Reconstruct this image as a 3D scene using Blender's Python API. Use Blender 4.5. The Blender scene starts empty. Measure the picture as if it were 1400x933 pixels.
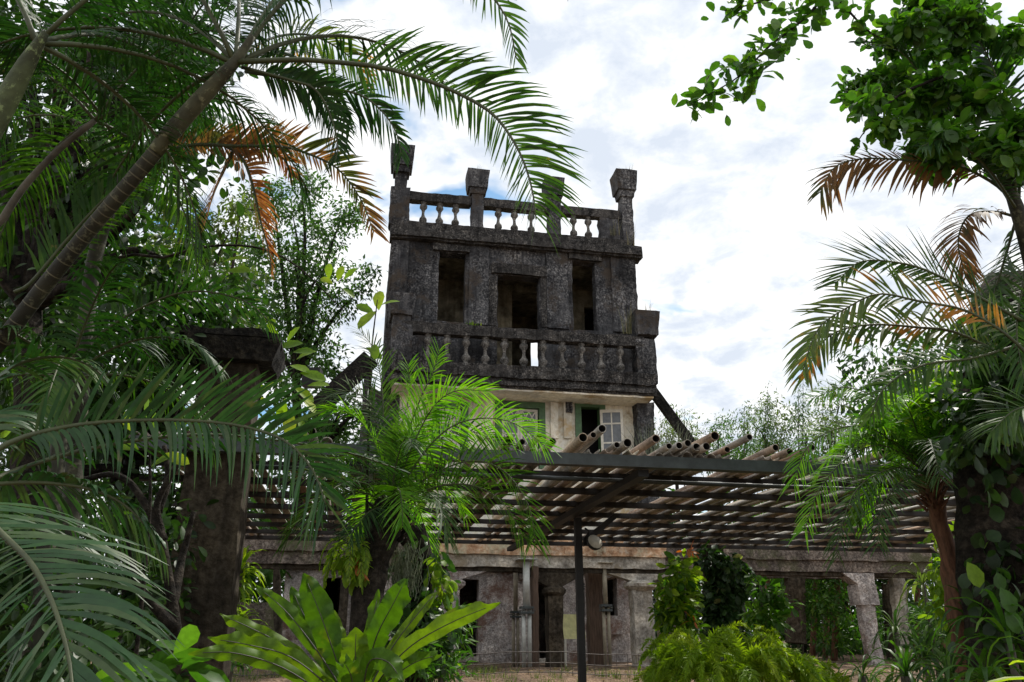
import bpy, math, random
import numpy as np
from mathutils import Vector, Matrix, noise

random.seed(7)
RNG = np.random.default_rng(11)
SC = bpy.context.scene
COL = SC.collection
R = math.radians

# ------------------------------------------------------------------ camera, sky, sun, exposure
EYE = Vector((0.0, 0.0, 1.6))
PITCH = R(20.5)
FPX = 1080.0                       # focal length in pixels of the 1400 px wide photograph
cam_d = bpy.data.cameras.new('camera')
cam_d.sensor_width = 36.0
cam_d.lens = FPX / 1400.0 * 36.0
cam_d.clip_start = 0.05
cam_d.clip_end = 3000.0
cam = bpy.data.objects.new('camera', cam_d)
COL.objects.link(cam)
cam.location = EYE
cam.rotation_euler = (math.pi / 2 + PITCH, 0, 0)
SC.camera = cam

SUN_EL, SUN_AZ = R(56), R(38)       # azimuth from +Y (ahead) towards +X (right)
world = bpy.data.worlds.new('World')
SC.world = world
world.use_nodes = True
wt = world.node_tree
wt.nodes.clear()
def wn(t, **kw):
    n = wt.nodes.new(t)
    for k, v in kw.items(): setattr(n, k, v)
    return n
out = wn('ShaderNodeOutputWorld'); bg = wn('ShaderNodeBackground')
sky = wn('ShaderNodeTexSky', sky_type='NISHITA', sun_disc=False, sun_elevation=SUN_EL, sun_rotation=SUN_AZ)
tc = wn('ShaderNodeTexCoord'); sep = wn('ShaderNodeSeparateXYZ')
wt.links.new(tc.outputs['Generated'], sep.inputs[0])
zc = wn('ShaderNodeMath', operation='MAXIMUM'); zc.inputs[1].default_value = 0.0
wt.links.new(sep.outputs['Z'], zc.inputs[0])
za = wn('ShaderNodeMath', operation='ADD'); za.inputs[1].default_value = 0.22
wt.links.new(zc.outputs[0], za.inputs[0])
dx = wn('ShaderNodeMath', operation='DIVIDE'); dy = wn('ShaderNodeMath', operation='DIVIDE')
wt.links.new(sep.outputs['X'], dx.inputs[0]); wt.links.new(za.outputs[0], dx.inputs[1])
wt.links.new(sep.outputs['Y'], dy.inputs[0]); wt.links.new(za.outputs[0], dy.inputs[1])
cmb = wn('ShaderNodeCombineXYZ')
wt.links.new(dx.outputs[0], cmb.inputs[0]); wt.links.new(dy.outputs[0], cmb.inputs[1])
def wnoise(scale, detail, rough, off, dist=0.0):
    mp = wn('ShaderNodeMapping'); mp.inputs['Location'].default_value = off
    wt.links.new(cmb.outputs[0], mp.inputs[0])
    n = wn('ShaderNodeTexNoise'); n.inputs['Scale'].default_value = scale
    n.inputs['Detail'].default_value = detail; n.inputs['Roughness'].default_value = rough
    n.inputs['Distortion'].default_value = dist
    wt.links.new(mp.outputs[0], n.inputs['Vector'])
    return n
def wramp(src, stops):
    r = wn('ShaderNodeValToRGB')
    while len(r.color_ramp.elements) > 1: r.color_ramp.elements.remove(r.color_ramp.elements[-1])
    r.color_ramp.elements[0].position = stops[0][0]; r.color_ramp.elements[0].color = (*stops[0][1], 1)
    for p, c in stops[1:]:
        e = r.color_ramp.elements.new(p); e.color = (*c, 1)
    wt.links.new(src, r.inputs[0])
    return r
n_big = wnoise(1.7, 3, .5, (3.1, 1.2, 0))
n_cell = wnoise(8.5, 9, .6, (8.3, 4.4, 2), .25)
mixn = wn('ShaderNodeMix', data_type='FLOAT'); mixn.inputs[0].default_value = .74
wt.links.new(n_big.outputs[0], mixn.inputs[2]); wt.links.new(n_cell.outputs[0], mixn.inputs[3])
shade = wramp(mixn.outputs[0], [(.38, (.57, .625, .71)), (.455, (.68, .72, .775)), (.51, (.80, .815, .835)), (.585, (.95, .95, .95)), (.70, (1.25, 1.24, 1.22))])
n_hole = wnoise(3.3, 5, .5, (1.7, 9.3, 4), .2)
cover = wramp(n_hole.outputs[0], [(.325, (0, 0, 0)), (.385, (1, 1, 1))])
skm = wn('ShaderNodeMix', data_type='RGBA', blend_type='MULTIPLY'); skm.inputs[0].default_value = 1
skm.inputs[7].default_value = (.085, .115, .12, 1)
wt.links.new(sky.outputs[0], skm.inputs[6])
mx = wn('ShaderNodeMix', data_type='RGBA')
wt.links.new(cover.outputs[0], mx.inputs[0]); wt.links.new(skm.outputs[2], mx.inputs[6]); wt.links.new(shade.outputs[0], mx.inputs[7])
wt.links.new(mx.outputs[2], bg.inputs[0])
bg.inputs[1].default_value = 1.0
wt.links.new(bg.outputs[0], out.inputs[0])

sun_d = bpy.data.lights.new('sun', 'SUN')
sun_d.energy = 3.2; sun_d.angle = R(1.2); sun_d.color = (1, .95, .86)
sun = bpy.data.objects.new('sun', sun_d); COL.objects.link(sun)
sdir = Vector((math.sin(SUN_AZ) * math.cos(SUN_EL), math.cos(SUN_AZ) * math.cos(SUN_EL), math.sin(SUN_EL)))
sun.rotation_euler = sdir.to_track_quat('Z', 'Y').to_euler()
SC.view_settings.view_transform = 'Standard'
SC.view_settings.look = 'None'
SC.view_settings.exposure = 0.42
SC.view_settings.gamma = 1.0
SC.cycles.max_bounces = 6
SC.cycles.diffuse_bounces = 3
SC.cycles.transmission_bounces = 4

# ------------------------------------------------------------------ helpers
CP, SP = math.cos(PITCH), math.sin(PITCH)
def ray(px, py):
    u = (px - 700.0) / FPX; v = (466.5 - py) / FPX
    return Vector((u, CP - v * SP, SP + v * CP))
def P(px, py, Y):                   # the point of the place seen at a pixel, Y metres ahead
    d = ray(px, py)
    return EYE + d * (Y / d.y)

def tagit(o, label=None, cat=None, group=None, kind=None):
    if label: o['label'] = label
    if cat: o['category'] = cat
    if group: o['group'] = group
    if kind: o['kind'] = kind
    return o
def empty(name, loc, label, cat, group=None, rz=0.0):
    o = bpy.data.objects.new(name, None); COL.objects.link(o)
    o.location = loc; o.rotation_euler = (0, 0, rz); o.empty_display_size = .2
    return tagit(o, label, cat, group)
def link(name, mesh, parent=None, loc=None):
    o = bpy.data.objects.new(name, mesh); COL.objects.link(o)
    if parent: o.parent = parent
    if loc is not None: o.location = loc
    return o
def mesh_np(name, V, F, mat, var=None, smooth=True):
    """V (n,3), F (m,4) quads (a repeated last index makes a triangle)."""
    me = bpy.data.meshes.new(name)
    V = np.asarray(V, np.float32); F = np.asarray(F, np.int32)
    me.vertices.add(len(V)); me.vertices.foreach_set('co', V.ravel())
    if F.ndim == 2:
        k = F.shape[1]
        me.loops.add(F.size); me.loops.foreach_set('vertex_index', F.ravel())
        me.polygons.add(len(F)); me.polygons.foreach_set('loop_start', np.arange(0, F.size, k, dtype=np.int32))
    if var is not None:
        a = me.attributes.new('var', 'FLOAT', 'POINT'); a.data.foreach_set('value', np.asarray(var, np.float32))
    me.polygons.foreach_set('use_smooth', np.full(len(F), smooth))
    me.update(calc_edges=True)
    me.validate()
    if mat: me.materials.append(mat)
    return me

def nz3(v, amp, fr):
    return noise.noise_vector(Vector(v) * fr) * amp

class MB:
    """collects shapes, links them as one mesh object"""
    def __init__(s): s.v = []; s.f = []; s.sm = []; s.uid = {}
    def add(s, vs, fs, smooth=False):
        b = len(s.v); s.v += [Vector(v) for v in vs]; s.f += [[b + i for i in f] for f in fs]; s.sm += [smooth] * len(fs)
    def box(s, x0, x1, y0, y1, z0, z1, cell=None, rough=0.0, fr=3.0, taper=0.0, seed=0.0):
        if x1 < x0: x0, x1 = x1, x0
        if y1 < y0: y0, y1 = y1, y0
        if z1 < z0: z0, z1 = z1, z0
        n = [1, 1, 1] if not cell else [max(1, min(60, round((b - a) / cell))) for a, b in ((x0, x1), (y0, y1), (z0, z1))]
        ids = {}; vs = []; fs = []
        cx, cy = (x0 + x1) / 2, (y0 + y1) / 2
        def vid(i, j, k):
            if (i, j, k) in ids: return ids[(i, j, k)]
            p = Vector((x0 + (x1 - x0) * i / n[0], y0 + (y1 - y0) * j / n[1], z0 + (z1 - z0) * k / n[2]))
            if taper:
                t = 1 + taper * k / n[2]; p.x = cx + (p.x - cx) * t; p.y = cy + (p.y - cy) * t
            if rough: p += noise.noise_vector(p * fr + Vector((seed, 0, 0))) * rough + noise.noise_vector(p * fr * 3.1) * rough * .5
            ids[(i, j, k)] = len(vs); vs.append(p); return ids[(i, j, k)]
        for j in range(n[1]):
            for k in range(n[2]):
                fs.append([vid(0, j, k), vid(0, j, k + 1), vid(0, j + 1, k + 1), vid(0, j + 1, k)])
                fs.append([vid(n[0], j, k), vid(n[0], j + 1, k), vid(n[0], j + 1, k + 1), vid(n[0], j, k + 1)])
        for i in range(n[0]):
            for k in range(n[2]):
                fs.append([vid(i, 0, k), vid(i + 1, 0, k), vid(i + 1, 0, k + 1), vid(i, 0, k + 1)])
                fs.append([vid(i, n[1], k), vid(i, n[1], k + 1), vid(i + 1, n[1], k + 1), vid(i + 1, n[1], k)])
        for i in range(n[0]):
            for j in range(n[1]):
                fs.append([vid(i, j, 0), vid(i, j + 1, 0), vid(i + 1, j + 1, 0), vid(i + 1, j, 0)])
                fs.append([vid(i, j, n[2]), vid(i + 1, j, n[2]), vid(i + 1, j + 1, n[2]), vid(i, j + 1, n[2])])
        s.add(vs, fs); return s
    def tube(s, pts, rad, n=8, caps=True, jit=0.0, smooth=True):
        pts = [Vector(p) for p in pts]; m = len(pts)
        if not hasattr(rad, '__len__'): rad = [rad] * m
        up = Vector((0, 0, 1)); prev = None; vs = []; fs = []
        for i, p in enumerate(pts):
            t = (pts[min(i + 1, m - 1)] - pts[max(i - 1, 0)]).normalized()
            if prev is None:
                a = t.cross(up if abs(t.z) < .9 else Vector((1, 0, 0))).normalized()
            else:
                a = (prev - t * prev.dot(t)).normalized()
            prev = a; b = t.cross(a)
            for k in range(n):
                an = 2 * math.pi * k / n
                q = p + (a * math.cos(an) + b * math.sin(an)) * rad[i]
                if jit: q += noise.noise_vector(q * 6) * jit
                vs.append(q)
        for i in range(m - 1):
            for k in range(n):
                fs.append([i * n + k, i * n + (k + 1) % n, (i + 1) * n + (k + 1) % n, (i + 1) * n + k])
        if caps:
            fs.append(list(range(n - 1, -1, -1))); fs.append([(m - 1) * n + k for k in range(n)])
        s.add(vs, fs, smooth); return s
    def lathe(s, prof, n=10, c=(0, 0, 0), square=False, rough=0.0):
        vs = []; fs = []; c = Vector(c)
        for (r, z) in prof:
            for k in range(n):
                an = 2 * math.pi * (k + .5) / n
                x, y = math.cos(an), math.sin(an)
                if square:
                    q = 1 / max(abs(x), abs(y)); x *= q; y *= q
                p = Vector((x * r, y * r, z)) + c
                if rough: p += noise.noise_vector(p * 7) * rough
                vs.append(p)
        m = len(prof)
        for i in range(m - 1):
            for k in range(n): fs.append([i * n + k, i * n + (k + 1) % n, (i + 1) * n + (k + 1) % n, (i + 1) * n + k])
        fs.append(list(range(n - 1, -1, -1))); fs.append([(m - 1) * n + k for k in range(n)])
        s.add(vs, fs, not square); return s
    def prism(s, poly, y0, y1):      # polygon in x-z, extruded along y
        n = len(poly)
        vs = [(x, y0, z) for x, z in poly] + [(x, y1, z) for x, z in poly]
        fs = [list(range(n)), list(range(2 * n - 1, n - 1, -1))] + [[i, i + n, (i + 1) % n + n, (i + 1) % n] for i in range(n)]
        s.add(vs, fs); return s
    def wall(s, x0, x1, z0, z1, y0, y1, holes=(), cell=.16, rough=.02, fr=4.0):
        """wall slab in x-z with real openings (x0,x1,z0,z1), y0 is its front"""
        def cuts(a, b, es):
            es = sorted(set([a, b] + [e for e in es if a < e < b])); r = []
            for p, q in zip(es[:-1], es[1:]):
                k = max(1, round((q - p) / cell)); r += [p + (q - p) * i / k for i in range(k)]
            return r + [b]
        xs = cuts(x0, x1, [h[0] for h in holes] + [h[1] for h in holes]); zs = cuts(z0, z1, [h[2] for h in holes] + [h[3] for h in holes])
        ids = {}; vs = []; fs = []
        def vid(i, k, y):
            key = (i, k, y)
            if key not in ids:
                p = Vector((xs[i], y, zs[k])); p += noise.noise_vector(p * fr) * rough + noise.noise_vector(p * fr * 2.7) * rough * .5
                ids[key] = len(vs); vs.append(p)
            return ids[key]
        nx, nz = len(xs) - 1, len(zs) - 1
        def solid(i, k):
            if i < 0 or k < 0 or i >= nx or k >= nz: return False
            cx, cz = (xs[i] + xs[i + 1]) / 2, (zs[k] + zs[k + 1]) / 2
            return not any(h[0] < cx < h[1] and h[2] < cz < h[3] for h in holes)
        for i in range(nx):
            for k in range(nz):
                if not solid(i, k): continue
                fs.append([vid(i, k, y0), vid(i + 1, k, y0), vid(i + 1, k + 1, y0), vid(i, k + 1, y0)])
                fs.append([vid(i, k, y1), vid(i, k + 1, y1), vid(i + 1, k + 1, y1), vid(i + 1, k, y1)])
                if not solid(i - 1, k): fs.append([vid(i, k, y0), vid(i, k + 1, y0), vid(i, k + 1, y1), vid(i, k, y1)])
                if not solid(i + 1, k): fs.append([vid(i + 1, k, y0), vid(i + 1, k, y1), vid(i + 1, k + 1, y1), vid(i + 1, k + 1, y0)])
                if not solid(i, k - 1): fs.append([vid(i, k, y0), vid(i, k, y1), vid(i + 1, k, y1), vid(i + 1, k, y0)])
                if not solid(i, k + 1): fs.append([vid(i, k + 1, y0), vid(i + 1, k + 1, y0), vid(i + 1, k + 1, y1), vid(i, k + 1, y1)])
        s.add(vs, fs); return s
    def mesh(s, name, mat, origin=(0, 0, 0)):
        me = bpy.data.meshes.new(name); o = Vector(origin)
        me.from_pydata([v - o for v in s.v], [], s.f)
        me.polygons.foreach_set('use_smooth', s.sm)
        if mat: me.materials.append(mat)
        me.update(); return me
    def build(s, name, mat, parent=None, world=False):
        """world=True: the shapes were given in world coordinates and the parent is unrotated"""
        o = parent.location if (parent and world) else Vector((0, 0, 0))
        return link(name, s.mesh(name, mat, o), parent)

class Frame:                        # a vertical facade plane with its own axes: s along it, d into it, z up
    def __init__(f, o, ang): f.o = Vector(o); f.a = ang; f.U = Vector((math.cos(ang), math.sin(ang), 0)); f.V = Vector((-math.sin(ang), math.cos(ang), 0))
    def hit(f, px, py, d=0.0):
        r = ray(px, py); t = ((f.o - EYE).dot(f.V) + d) / r.dot(f.V); p = EYE + r * t - f.o
        return p.dot(f.U), p.z + f.o.z
    def s(f, px, py, d=0.0): return f.hit(px, py, d)[0]
    def z(f, px, py, d=0.0): return f.hit(px, py, d)[1]
    def w(f, s, d, z): return Vector((f.o.x, f.o.y, 0)) + f.U * s + f.V * d + Vector((0, 0, z))

# ------------------------------------------------------------------ materials
def newmat(name):
    m = bpy.data.materials.new(name); m.use_nodes = True; nt = m.node_tree; nt.nodes.clear()
    o = nt.nodes.new('ShaderNodeOutputMaterial'); p = nt.nodes.new('ShaderNodeBsdfPrincipled')
    nt.links.new(p.outputs[0], o.inputs[0]); return m, nt, p, o
def tnoise(nt, scale, detail=5, rough=.6, vec=None, stretch=None, loc=(0, 0, 0)):
    c = nt.nodes.new('ShaderNodeTexCoord'); mp = nt.nodes.new('ShaderNodeMapping')
    nt.links.new(c.outputs['Object'], mp.inputs[0])
    if stretch: mp.inputs['Scale'].default_value = stretch
    mp.inputs['Location'].default_value = loc
    n = nt.nodes.new('ShaderNodeTexNoise'); n.inputs['Scale'].default_value = scale; n.inputs['Detail'].default_value = detail; n.inputs['Roughness'].default_value = rough
    nt.links.new(mp.outputs[0], n.inputs['Vector']); return n
def tramp(nt, src, stops):
    r = nt.nodes.new('ShaderNodeValToRGB'); e = r.color_ramp.elements
    e[0].position = stops[0][0]; e[0].color = (*stops[0][1], 1); e[1].position = stops[-1][0]; e[1].color = (*stops[-1][1], 1)
    for p, c in stops[1:-1]:
        x = e.new(p); x.color = (*c, 1)
    nt.links.new(src, r.inputs[0]); return r
def tmix(nt, fac, a, b, mode='MIX'):
    m = nt.nodes.new('ShaderNodeMix'); m.data_type = 'RGBA'; m.blend_type = mode
    for i, x in ((0, fac), (6, a), (7, b)):
        if isinstance(x, (int, float)): m.inputs[i].default_value = x
        elif isinstance(x, tuple): m.inputs[i].default_value = (*x, 1)
        else: nt.links.new(x, m.inputs[i])
    return m.outputs[2]
def bump(nt, p, src, st, dist=.02):
    b = nt.nodes.new('ShaderNodeBump'); b.inputs['Strength'].default_value = st; b.inputs['Distance'].default_value = dist
    nt.links.new(src, b.inputs['Height']); nt.links.new(b.outputs[0], p.inputs['Normal'])

def stone(name, dark, mid, light, blot=None, grain=16, big=1.3, bst=.9, streak=.5, lich=.62, lo=.32, patchy=0.0):
    """weathered cement render with pebbly grain, mossy blotches and runs of dirt"""
    m, nt, p, o = newmat(name)
    g = tnoise(nt, grain, 4, .7); b = tnoise(nt, big, 6, .62, loc=(2, 7, 1)); st = tnoise(nt, 2.6, 6, .65, stretch=(2.4, 2.4, .22))
    c1 = tramp(nt, g.outputs[0], [(.36, dark), (.5, mid), (.66, light)])
    c2 = tramp(nt, b.outputs[0], [(.34, (lo, lo, lo)), (.5, (lo * .3 + .66,) * 3), (lich, (1.15, 1.13, 1.1)), (.8, (1.5, 1.45, 1.35))])
    base_ = c1.outputs[0]
    if patchy:                      # smooth sooty areas between the pebbly ones, and a coarser second grain
        g2 = tnoise(nt, grain * .38, 6, .75, loc=(9, 4, 3)); cg = tramp(nt, g2.outputs[0], [(.38, (.45, .45, .46)), (.55, (1, 1, 1)), (.7, (1.5, 1.48, 1.42))])
        base_ = tmix(nt, 1.0, base_, cg.outputs[0], 'MULTIPLY')
        pm = tnoise(nt, 1.0, 5, .65, loc=(1, 8, 5), stretch=(1, 1, .75)); pf_ = tramp(nt, pm.outputs[0], [(.46, (0, 0, 0)), (.58, (1, 1, 1))])
        sm = tmix(nt, cg.outputs[0], tuple(x * 1.6 for x in dark), tuple(x * .9 for x in mid))
        base_ = tmix(nt, pf_.outputs[0], base_, tmix(nt, patchy, base_, sm))
    col = tmix(nt, 1.0, base_, c2.outputs[0], 'MULTIPLY')
    c3 = tramp(nt, st.outputs[0], [(.38, (.38, .38, .4)), (.56, (1, 1, 1))])
    col = tmix(nt, streak, col, tmix(nt, 1.0, col, c3.outputs[0], 'MULTIPLY'))
    if blot:
        q = tnoise(nt, .9, 7, .7, loc=(5, 1, 9)); f = tramp(nt, q.outputs[0], [(.52, (0, 0, 0)), (.62, (1, 1, 1))])
        col = tmix(nt, f.outputs[0], col, blot)
    nt.links.new(col, p.inputs['Base Color']); p.inputs['Roughness'].default_value = .95
    p.inputs['Specular IOR Level'].default_value = .2
    bump(nt, p, g.outputs[0], bst, .04); return m
def flat(name, col, rough=.6, metal=0.0, var=.25, scale=8, bst=.15, stretch=None):
    m, nt, p, o = newmat(name); n = tnoise(nt, scale, 5, .65, stretch=stretch)
    a = tuple(c * (1 - var) for c in col); b = tuple(min(1, c * (1 + var)) for c in col)
    r = tramp(nt, n.outputs[0], [(.35, a), (.65, b)]); nt.links.new(r.outputs[0], p.inputs['Base Color'])
    p.inputs['Roughness'].default_value = rough; p.inputs['Metallic'].default_value = metal
    bump(nt, p, n.outputs[0], bst, .01); return m
def leafmat(name, stops, trans, tfac=.4, rough=.5, spec=.35, patch=None, pscale=1.4, pthr=.56, grain=None):
    """two-sided leaf: colour picked per leaf from the ramp, light comes through the blade"""
    m, nt, p, o = newmat(name)
    at = nt.nodes.new('ShaderNodeAttribute'); at.attribute_name = 'var'
    c = tramp(nt, at.outputs['Fac'], stops).outputs[0]
    if patch:
        n = tnoise(nt, pscale, 3, .6); f = tramp(nt, n.outputs[0], [(pthr, (0, 0, 0)), (pthr + .07, (1, 1, 1))]); c = tmix(nt, f.outputs[0], c, patch)
    n2 = tnoise(nt, 30, 2, .5); v = tramp(nt, n2.outputs[0], [(.3, (.82, .82, .8)), (.7, (1.15, 1.15, 1.1))])
    c = tmix(nt, 1.0, c, v.outputs[0], 'MULTIPLY')
    nt.links.new(c, p.inputs['Base Color']); p.inputs['Roughness'].default_value = rough; p.inputs['Specular IOR Level'].default_value = spec
    tr = nt.nodes.new('ShaderNodeBsdfTranslucent'); tcx = tmix(nt, 1.0, c, trans, 'MULTIPLY'); nt.links.new(tcx, tr.inputs[0])
    mx = nt.nodes.new('ShaderNodeMixShader'); mx.inputs[0].default_value = tfac
    nt.links.new(p.outputs[0], mx.inputs[1]); nt.links.new(tr.outputs[0], mx.inputs[2]); nt.links.new(mx.outputs[0], o.inputs[0])
    return m
M = {}
M['tower'] = stone('black_weathered_render', (.026, .026, .03), (.12, .12, .125), (.38, .375, .37), blot=(.062, .05, .04), grain=15, big=.75, streak=.85, lo=.25, patchy=.85)
M['tower_trim'] = stone('mossy_trim_render', (.02, .019, .018), (.085, .08, .076), (.27, .255, .235), grain=20, big=2.4, streak=.8, patchy=.7)
M['baluster'] = stone('baluster_render', (.07, .067, .06), (.18, .17, .155), (.36, .345, .32), grain=22, big=3)
M['inside'] = stone('inner_plaster', (.2, .175, .12), (.33, .29, .2), (.44, .4, .29), grain=3, bst=.2)
M['cream'] = stone('cream_plaster', (.70, .65, .52), (.8, .77, .66), (.86, .83, .75), blot=(.5, .38, .22), grain=7, big=.5, bst=.2, streak=.25, lich=.55, lo=.8)
M['pink'] = stone('pinkish_render', (.30, .25, .225), (.56, .51, .475), (.8, .76, .72), blot=(.17, .105, .08), grain=24, big=1.2, bst=1.0, streak=.35, lich=.6, lo=.5, patchy=.35)
M['pink_light'] = stone('pale_render', (.32, .29, .24), (.52, .48, .41), (.7, .66, .58), blot=(.25, .21, .15), grain=14, big=1.6, bst=.7, streak=.3)
M['beam_orange'] = stone('stained_beam', (.36, .2, .11), (.56, .36, .22), (.7, .56, .42), blot=(.42, .4, .28), grain=9, big=2.0, bst=.6, streak=.2)
M['beam_grey'] = stone('grey_beam', (.08, .065, .055), (.19, .155, .13), (.36, .31, .26), blot=(.09, .09, .05), grain=18, big=1.6)
M['black_cement'] = stone('near_black_cement', (.008, .008, .008), (.022, .02, .018), (.06, .055, .045), grain=12)  # near-black cement of the planter head and sloping flank walls
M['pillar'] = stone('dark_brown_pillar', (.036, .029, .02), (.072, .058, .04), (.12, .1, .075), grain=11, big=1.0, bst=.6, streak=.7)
M['white_paint'] = flat('aged_white_paint', (.66, .63, .54), .6, var=.12)
M['green_paint'] = flat('green_frame_paint', (.06, .13, .055), .55)
M['glass'] = flat('dusty_glass', (.12, .13, .14), .25, var=.2)
M['steel_dark'] = flat('dark_grey_steel', (.045, .055, .055), .5, var=.3)
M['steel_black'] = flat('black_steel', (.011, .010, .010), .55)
M['steel_galv'] = flat('galvanised_prop_steel', (.42, .43, .4), .5, .25, var=.18)
M['steel_olive'] = flat('olive_prop_steel', (.24, .21, .15), .6)
M['wood_dark'] = flat('dark_purlin_timber', (.022, .019, .017), .8, var=.5, stretch=(.3, 4, 4))
M['wood_brown'] = flat('brown_timber', (.1, .065, .045), .85, var=.4, stretch=(4, 4, .4))
M['earth'] = stone('leaf_litter_earth', (.09, .06, .04), (.2, .135, .09), (.36, .26, .18), grain=20, big=.8, streak=0, bst=.8)
M['yellow'] = flat('faded_yellow_board', (.62, .6, .28), .6, var=.15)
M['wire'] = flat('rusty_wire', (.1, .085, .075), .6)
def bamboo_mat():
    m, nt, p, o = newmat('weathered_bamboo')
    oi = nt.nodes.new('ShaderNodeObjectInfo'); n = tnoise(nt, 4, 5, .7, stretch=(2, .5, 2)); n2 = tnoise(nt, 22, 3, .6)
    r1 = tramp(nt, oi.outputs['Random'], [(0, (.2, .175, .15)), (.25, (.45, .42, .37)), (.5, (.3, .26, .21)), (.7, (.52, .49, .44)), (.86, (.36, .23, .15)), (.93, (.5, .43, .32)), (1, (.42, .39, .35))])
    r2 = tramp(nt, n.outputs[0], [(.35, (.45, .45, .45)), (.52, (1, 1, 1)), (.7, (1.25, 1.22, 1.15))])
    r3 = tramp(nt, n2.outputs[0], [(.3, (.7, .7, .7)), (.6, (1.1, 1.1, 1.1))])
    c = tmix(nt, 1.0, tmix(nt, 1.0, r1.outputs[0], r2.outputs[0], 'MULTIPLY'), r3.outputs[0], 'MULTIPLY')
    nt.links.new(c, p.inputs['Base Color']); p.inputs['Roughness'].default_value = .7; bump(nt, p, n2.outputs[0], .3, .01); return m
M['bamboo'] = bamboo_mat()
M['bore_shade'] = flat('bamboo_bore_shade', (.012, .01, .008), .9)  # dark colour standing in for the shade inside the poles
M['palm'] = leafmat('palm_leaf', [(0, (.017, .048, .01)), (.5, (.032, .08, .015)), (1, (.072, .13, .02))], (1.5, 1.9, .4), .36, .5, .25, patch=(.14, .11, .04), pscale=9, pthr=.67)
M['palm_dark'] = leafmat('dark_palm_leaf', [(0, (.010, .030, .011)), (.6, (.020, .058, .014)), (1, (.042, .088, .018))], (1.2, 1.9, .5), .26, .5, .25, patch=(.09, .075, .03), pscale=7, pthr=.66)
M['palm_low'] = leafmat('low_palm_leaf', [(0, (.013, .04, .016)), (.6, (.028, .082, .022)), (1, (.075, .10, .04))], (1.2, 1.7, .5), .2, .46, .32, patch=(.10, .09, .045), pscale=8, pthr=.66)  # slightly bluer green, mostly for the low palm
M['palm_bright'] = leafmat('bright_phoenix_leaf', [(0, (.06, .18, .015)), (.5, (.10, .27, .02)), (1, (.19, .36, .035))], (1.6, 1.7, .3), .5, .5, .25)  # brighter yellow-green copy of the palm leaf, standing in for sunlight through the fronds
M['palm_brown'] = leafmat('withering_palm_leaf', [(0, (.08, .06, .035)), (.5, (.145, .09, .045)), (1, (.23, .125, .05))], (1.7, 1.3, .6), .4, .6, .2, patch=(.05, .08, .025), pscale=2.2, pthr=.49)
M['palm_orange'] = leafmat('orange_palm_leaf', [(0, (.20, .08, .03)), (.5, (.30, .13, .045)), (1, (.38, .2, .07))], (1.6, 1.3, .7), .4, .6, .2)
M['palm_tan'] = leafmat('tan_palm_leaf', [(0, (.22, .17, .10)), (.5, (.3, .24, .14)), (1, (.4, .32, .2))], (1.2, 1.1, .8), .3, .6, .2)
M['palm_mixed'] = leafmat('yellowing_palm_leaf', [(0, (.04, .085, .02)), (.6, (.08, .13, .03)), (1, (.15, .17, .05))], (1.5, 1.7, .5), .4, .45, .4, patch=(.45, .19, .03), pscale=2.6, pthr=.54)
M['leaf_dark'] = leafmat('dark_broad_leaf', [(0, (.012, .028, .010)), (.55, (.027, .058, .015)), (.9, (.045, .092, .02)), (1, (.11, .17, .03))], (1.4, 2.0, .5), .34, .45, .4)
M['leaf_mid'] = leafmat('mid_green_leaf', [(0, (.03, .08, .012)), (.6, (.06, .145, .018)), (1, (.15, .25, .03))], (1.4, 1.9, .5), .4, .45, .4)
M['leaf_bg'] = leafmat('distant_tree_leaf', [(0, (.025, .06, .018)), (.6, (.065, .135, .035)), (1, (.15, .24, .07))], (1.3, 1.7, .6), .4, .5, .35)
M['leaf_olive'] = leafmat('olive_tree_leaf', [(0, (.06, .085, .03)), (.6, (.11, .15, .045)), (1, (.2, .24, .08))], (1.3, 1.6, .6), .45, .5, .35)
M['leaf_lime'] = leafmat('lime_leaf', [(0, (.10, .19, .02)), (.6, (.19, .31, .03)), (1, (.34, .42, .05))], (1.5, 1.6, .4), .55, .45, .3)
M['leaf_vine'] = leafmat('vine_column_leaf', [(0, (.02, .05, .018)), (.8, (.04, .085, .025)), (.96, (.08, .13, .04)), (1, (.5, .48, .2))], (1.3, 1.8, .5), .3, .4, .5)
M['fern'] = leafmat('feathery_fern', [(0, (.09, .19, .012)), (.5, (.20, .33, .02)), (1, (.36, .46, .04))], (1.5, 1.5, .35), .45, .5, .3)
M['nest'] = leafmat('nest_fern_blade', [(0, (.048, .115, .01)), (.5, (.075, .155, .013)), (1, (.115, .19, .018))], (1.6, 1.6, .3), .45, .5, .2, patch=(.12, .17, .015), pscale=5, pthr=.62)
M['red_leaf'] = leafmat('red_croton_leaf', [(0, (.35, .07, .02)), (1, (.5, .2, .04))], (1.5, 1.2, .5), .4)
M['grass'] = leafmat('dry_grass', [(0, (.05, .06, .025)), (.5, (.13, .13, .06)), (1, (.26, .22, .12))], (1.2, 1.2, .7), .3)
M['moss'] = leafmat('spanish_moss', [(0, (.09, .11, .07)), (1, (.24, .27, .2))], (1.1, 1.1, .9), .3)
M['bark'] = stone('dark_fibrous_bark', (.012, .010, .008), (.032, .026, .02), (.075, .062, .048), grain=12, big=2, bst=1)
M['bark_pale'] = flat('pale_grey_bark', (.10, .09, .07), .85, var=.45, scale=6)
M['bark_red'] = flat('red_brown_bark', (.15, .07, .04), .85, var=.5, scale=10, stretch=(3, 3, .5))
M['rachis'] = flat('palm_midrib', (.05, .062, .02), .6)
M['rachis_dark'] = flat('dark_midrib', (.035, .03, .02), .6)
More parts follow.
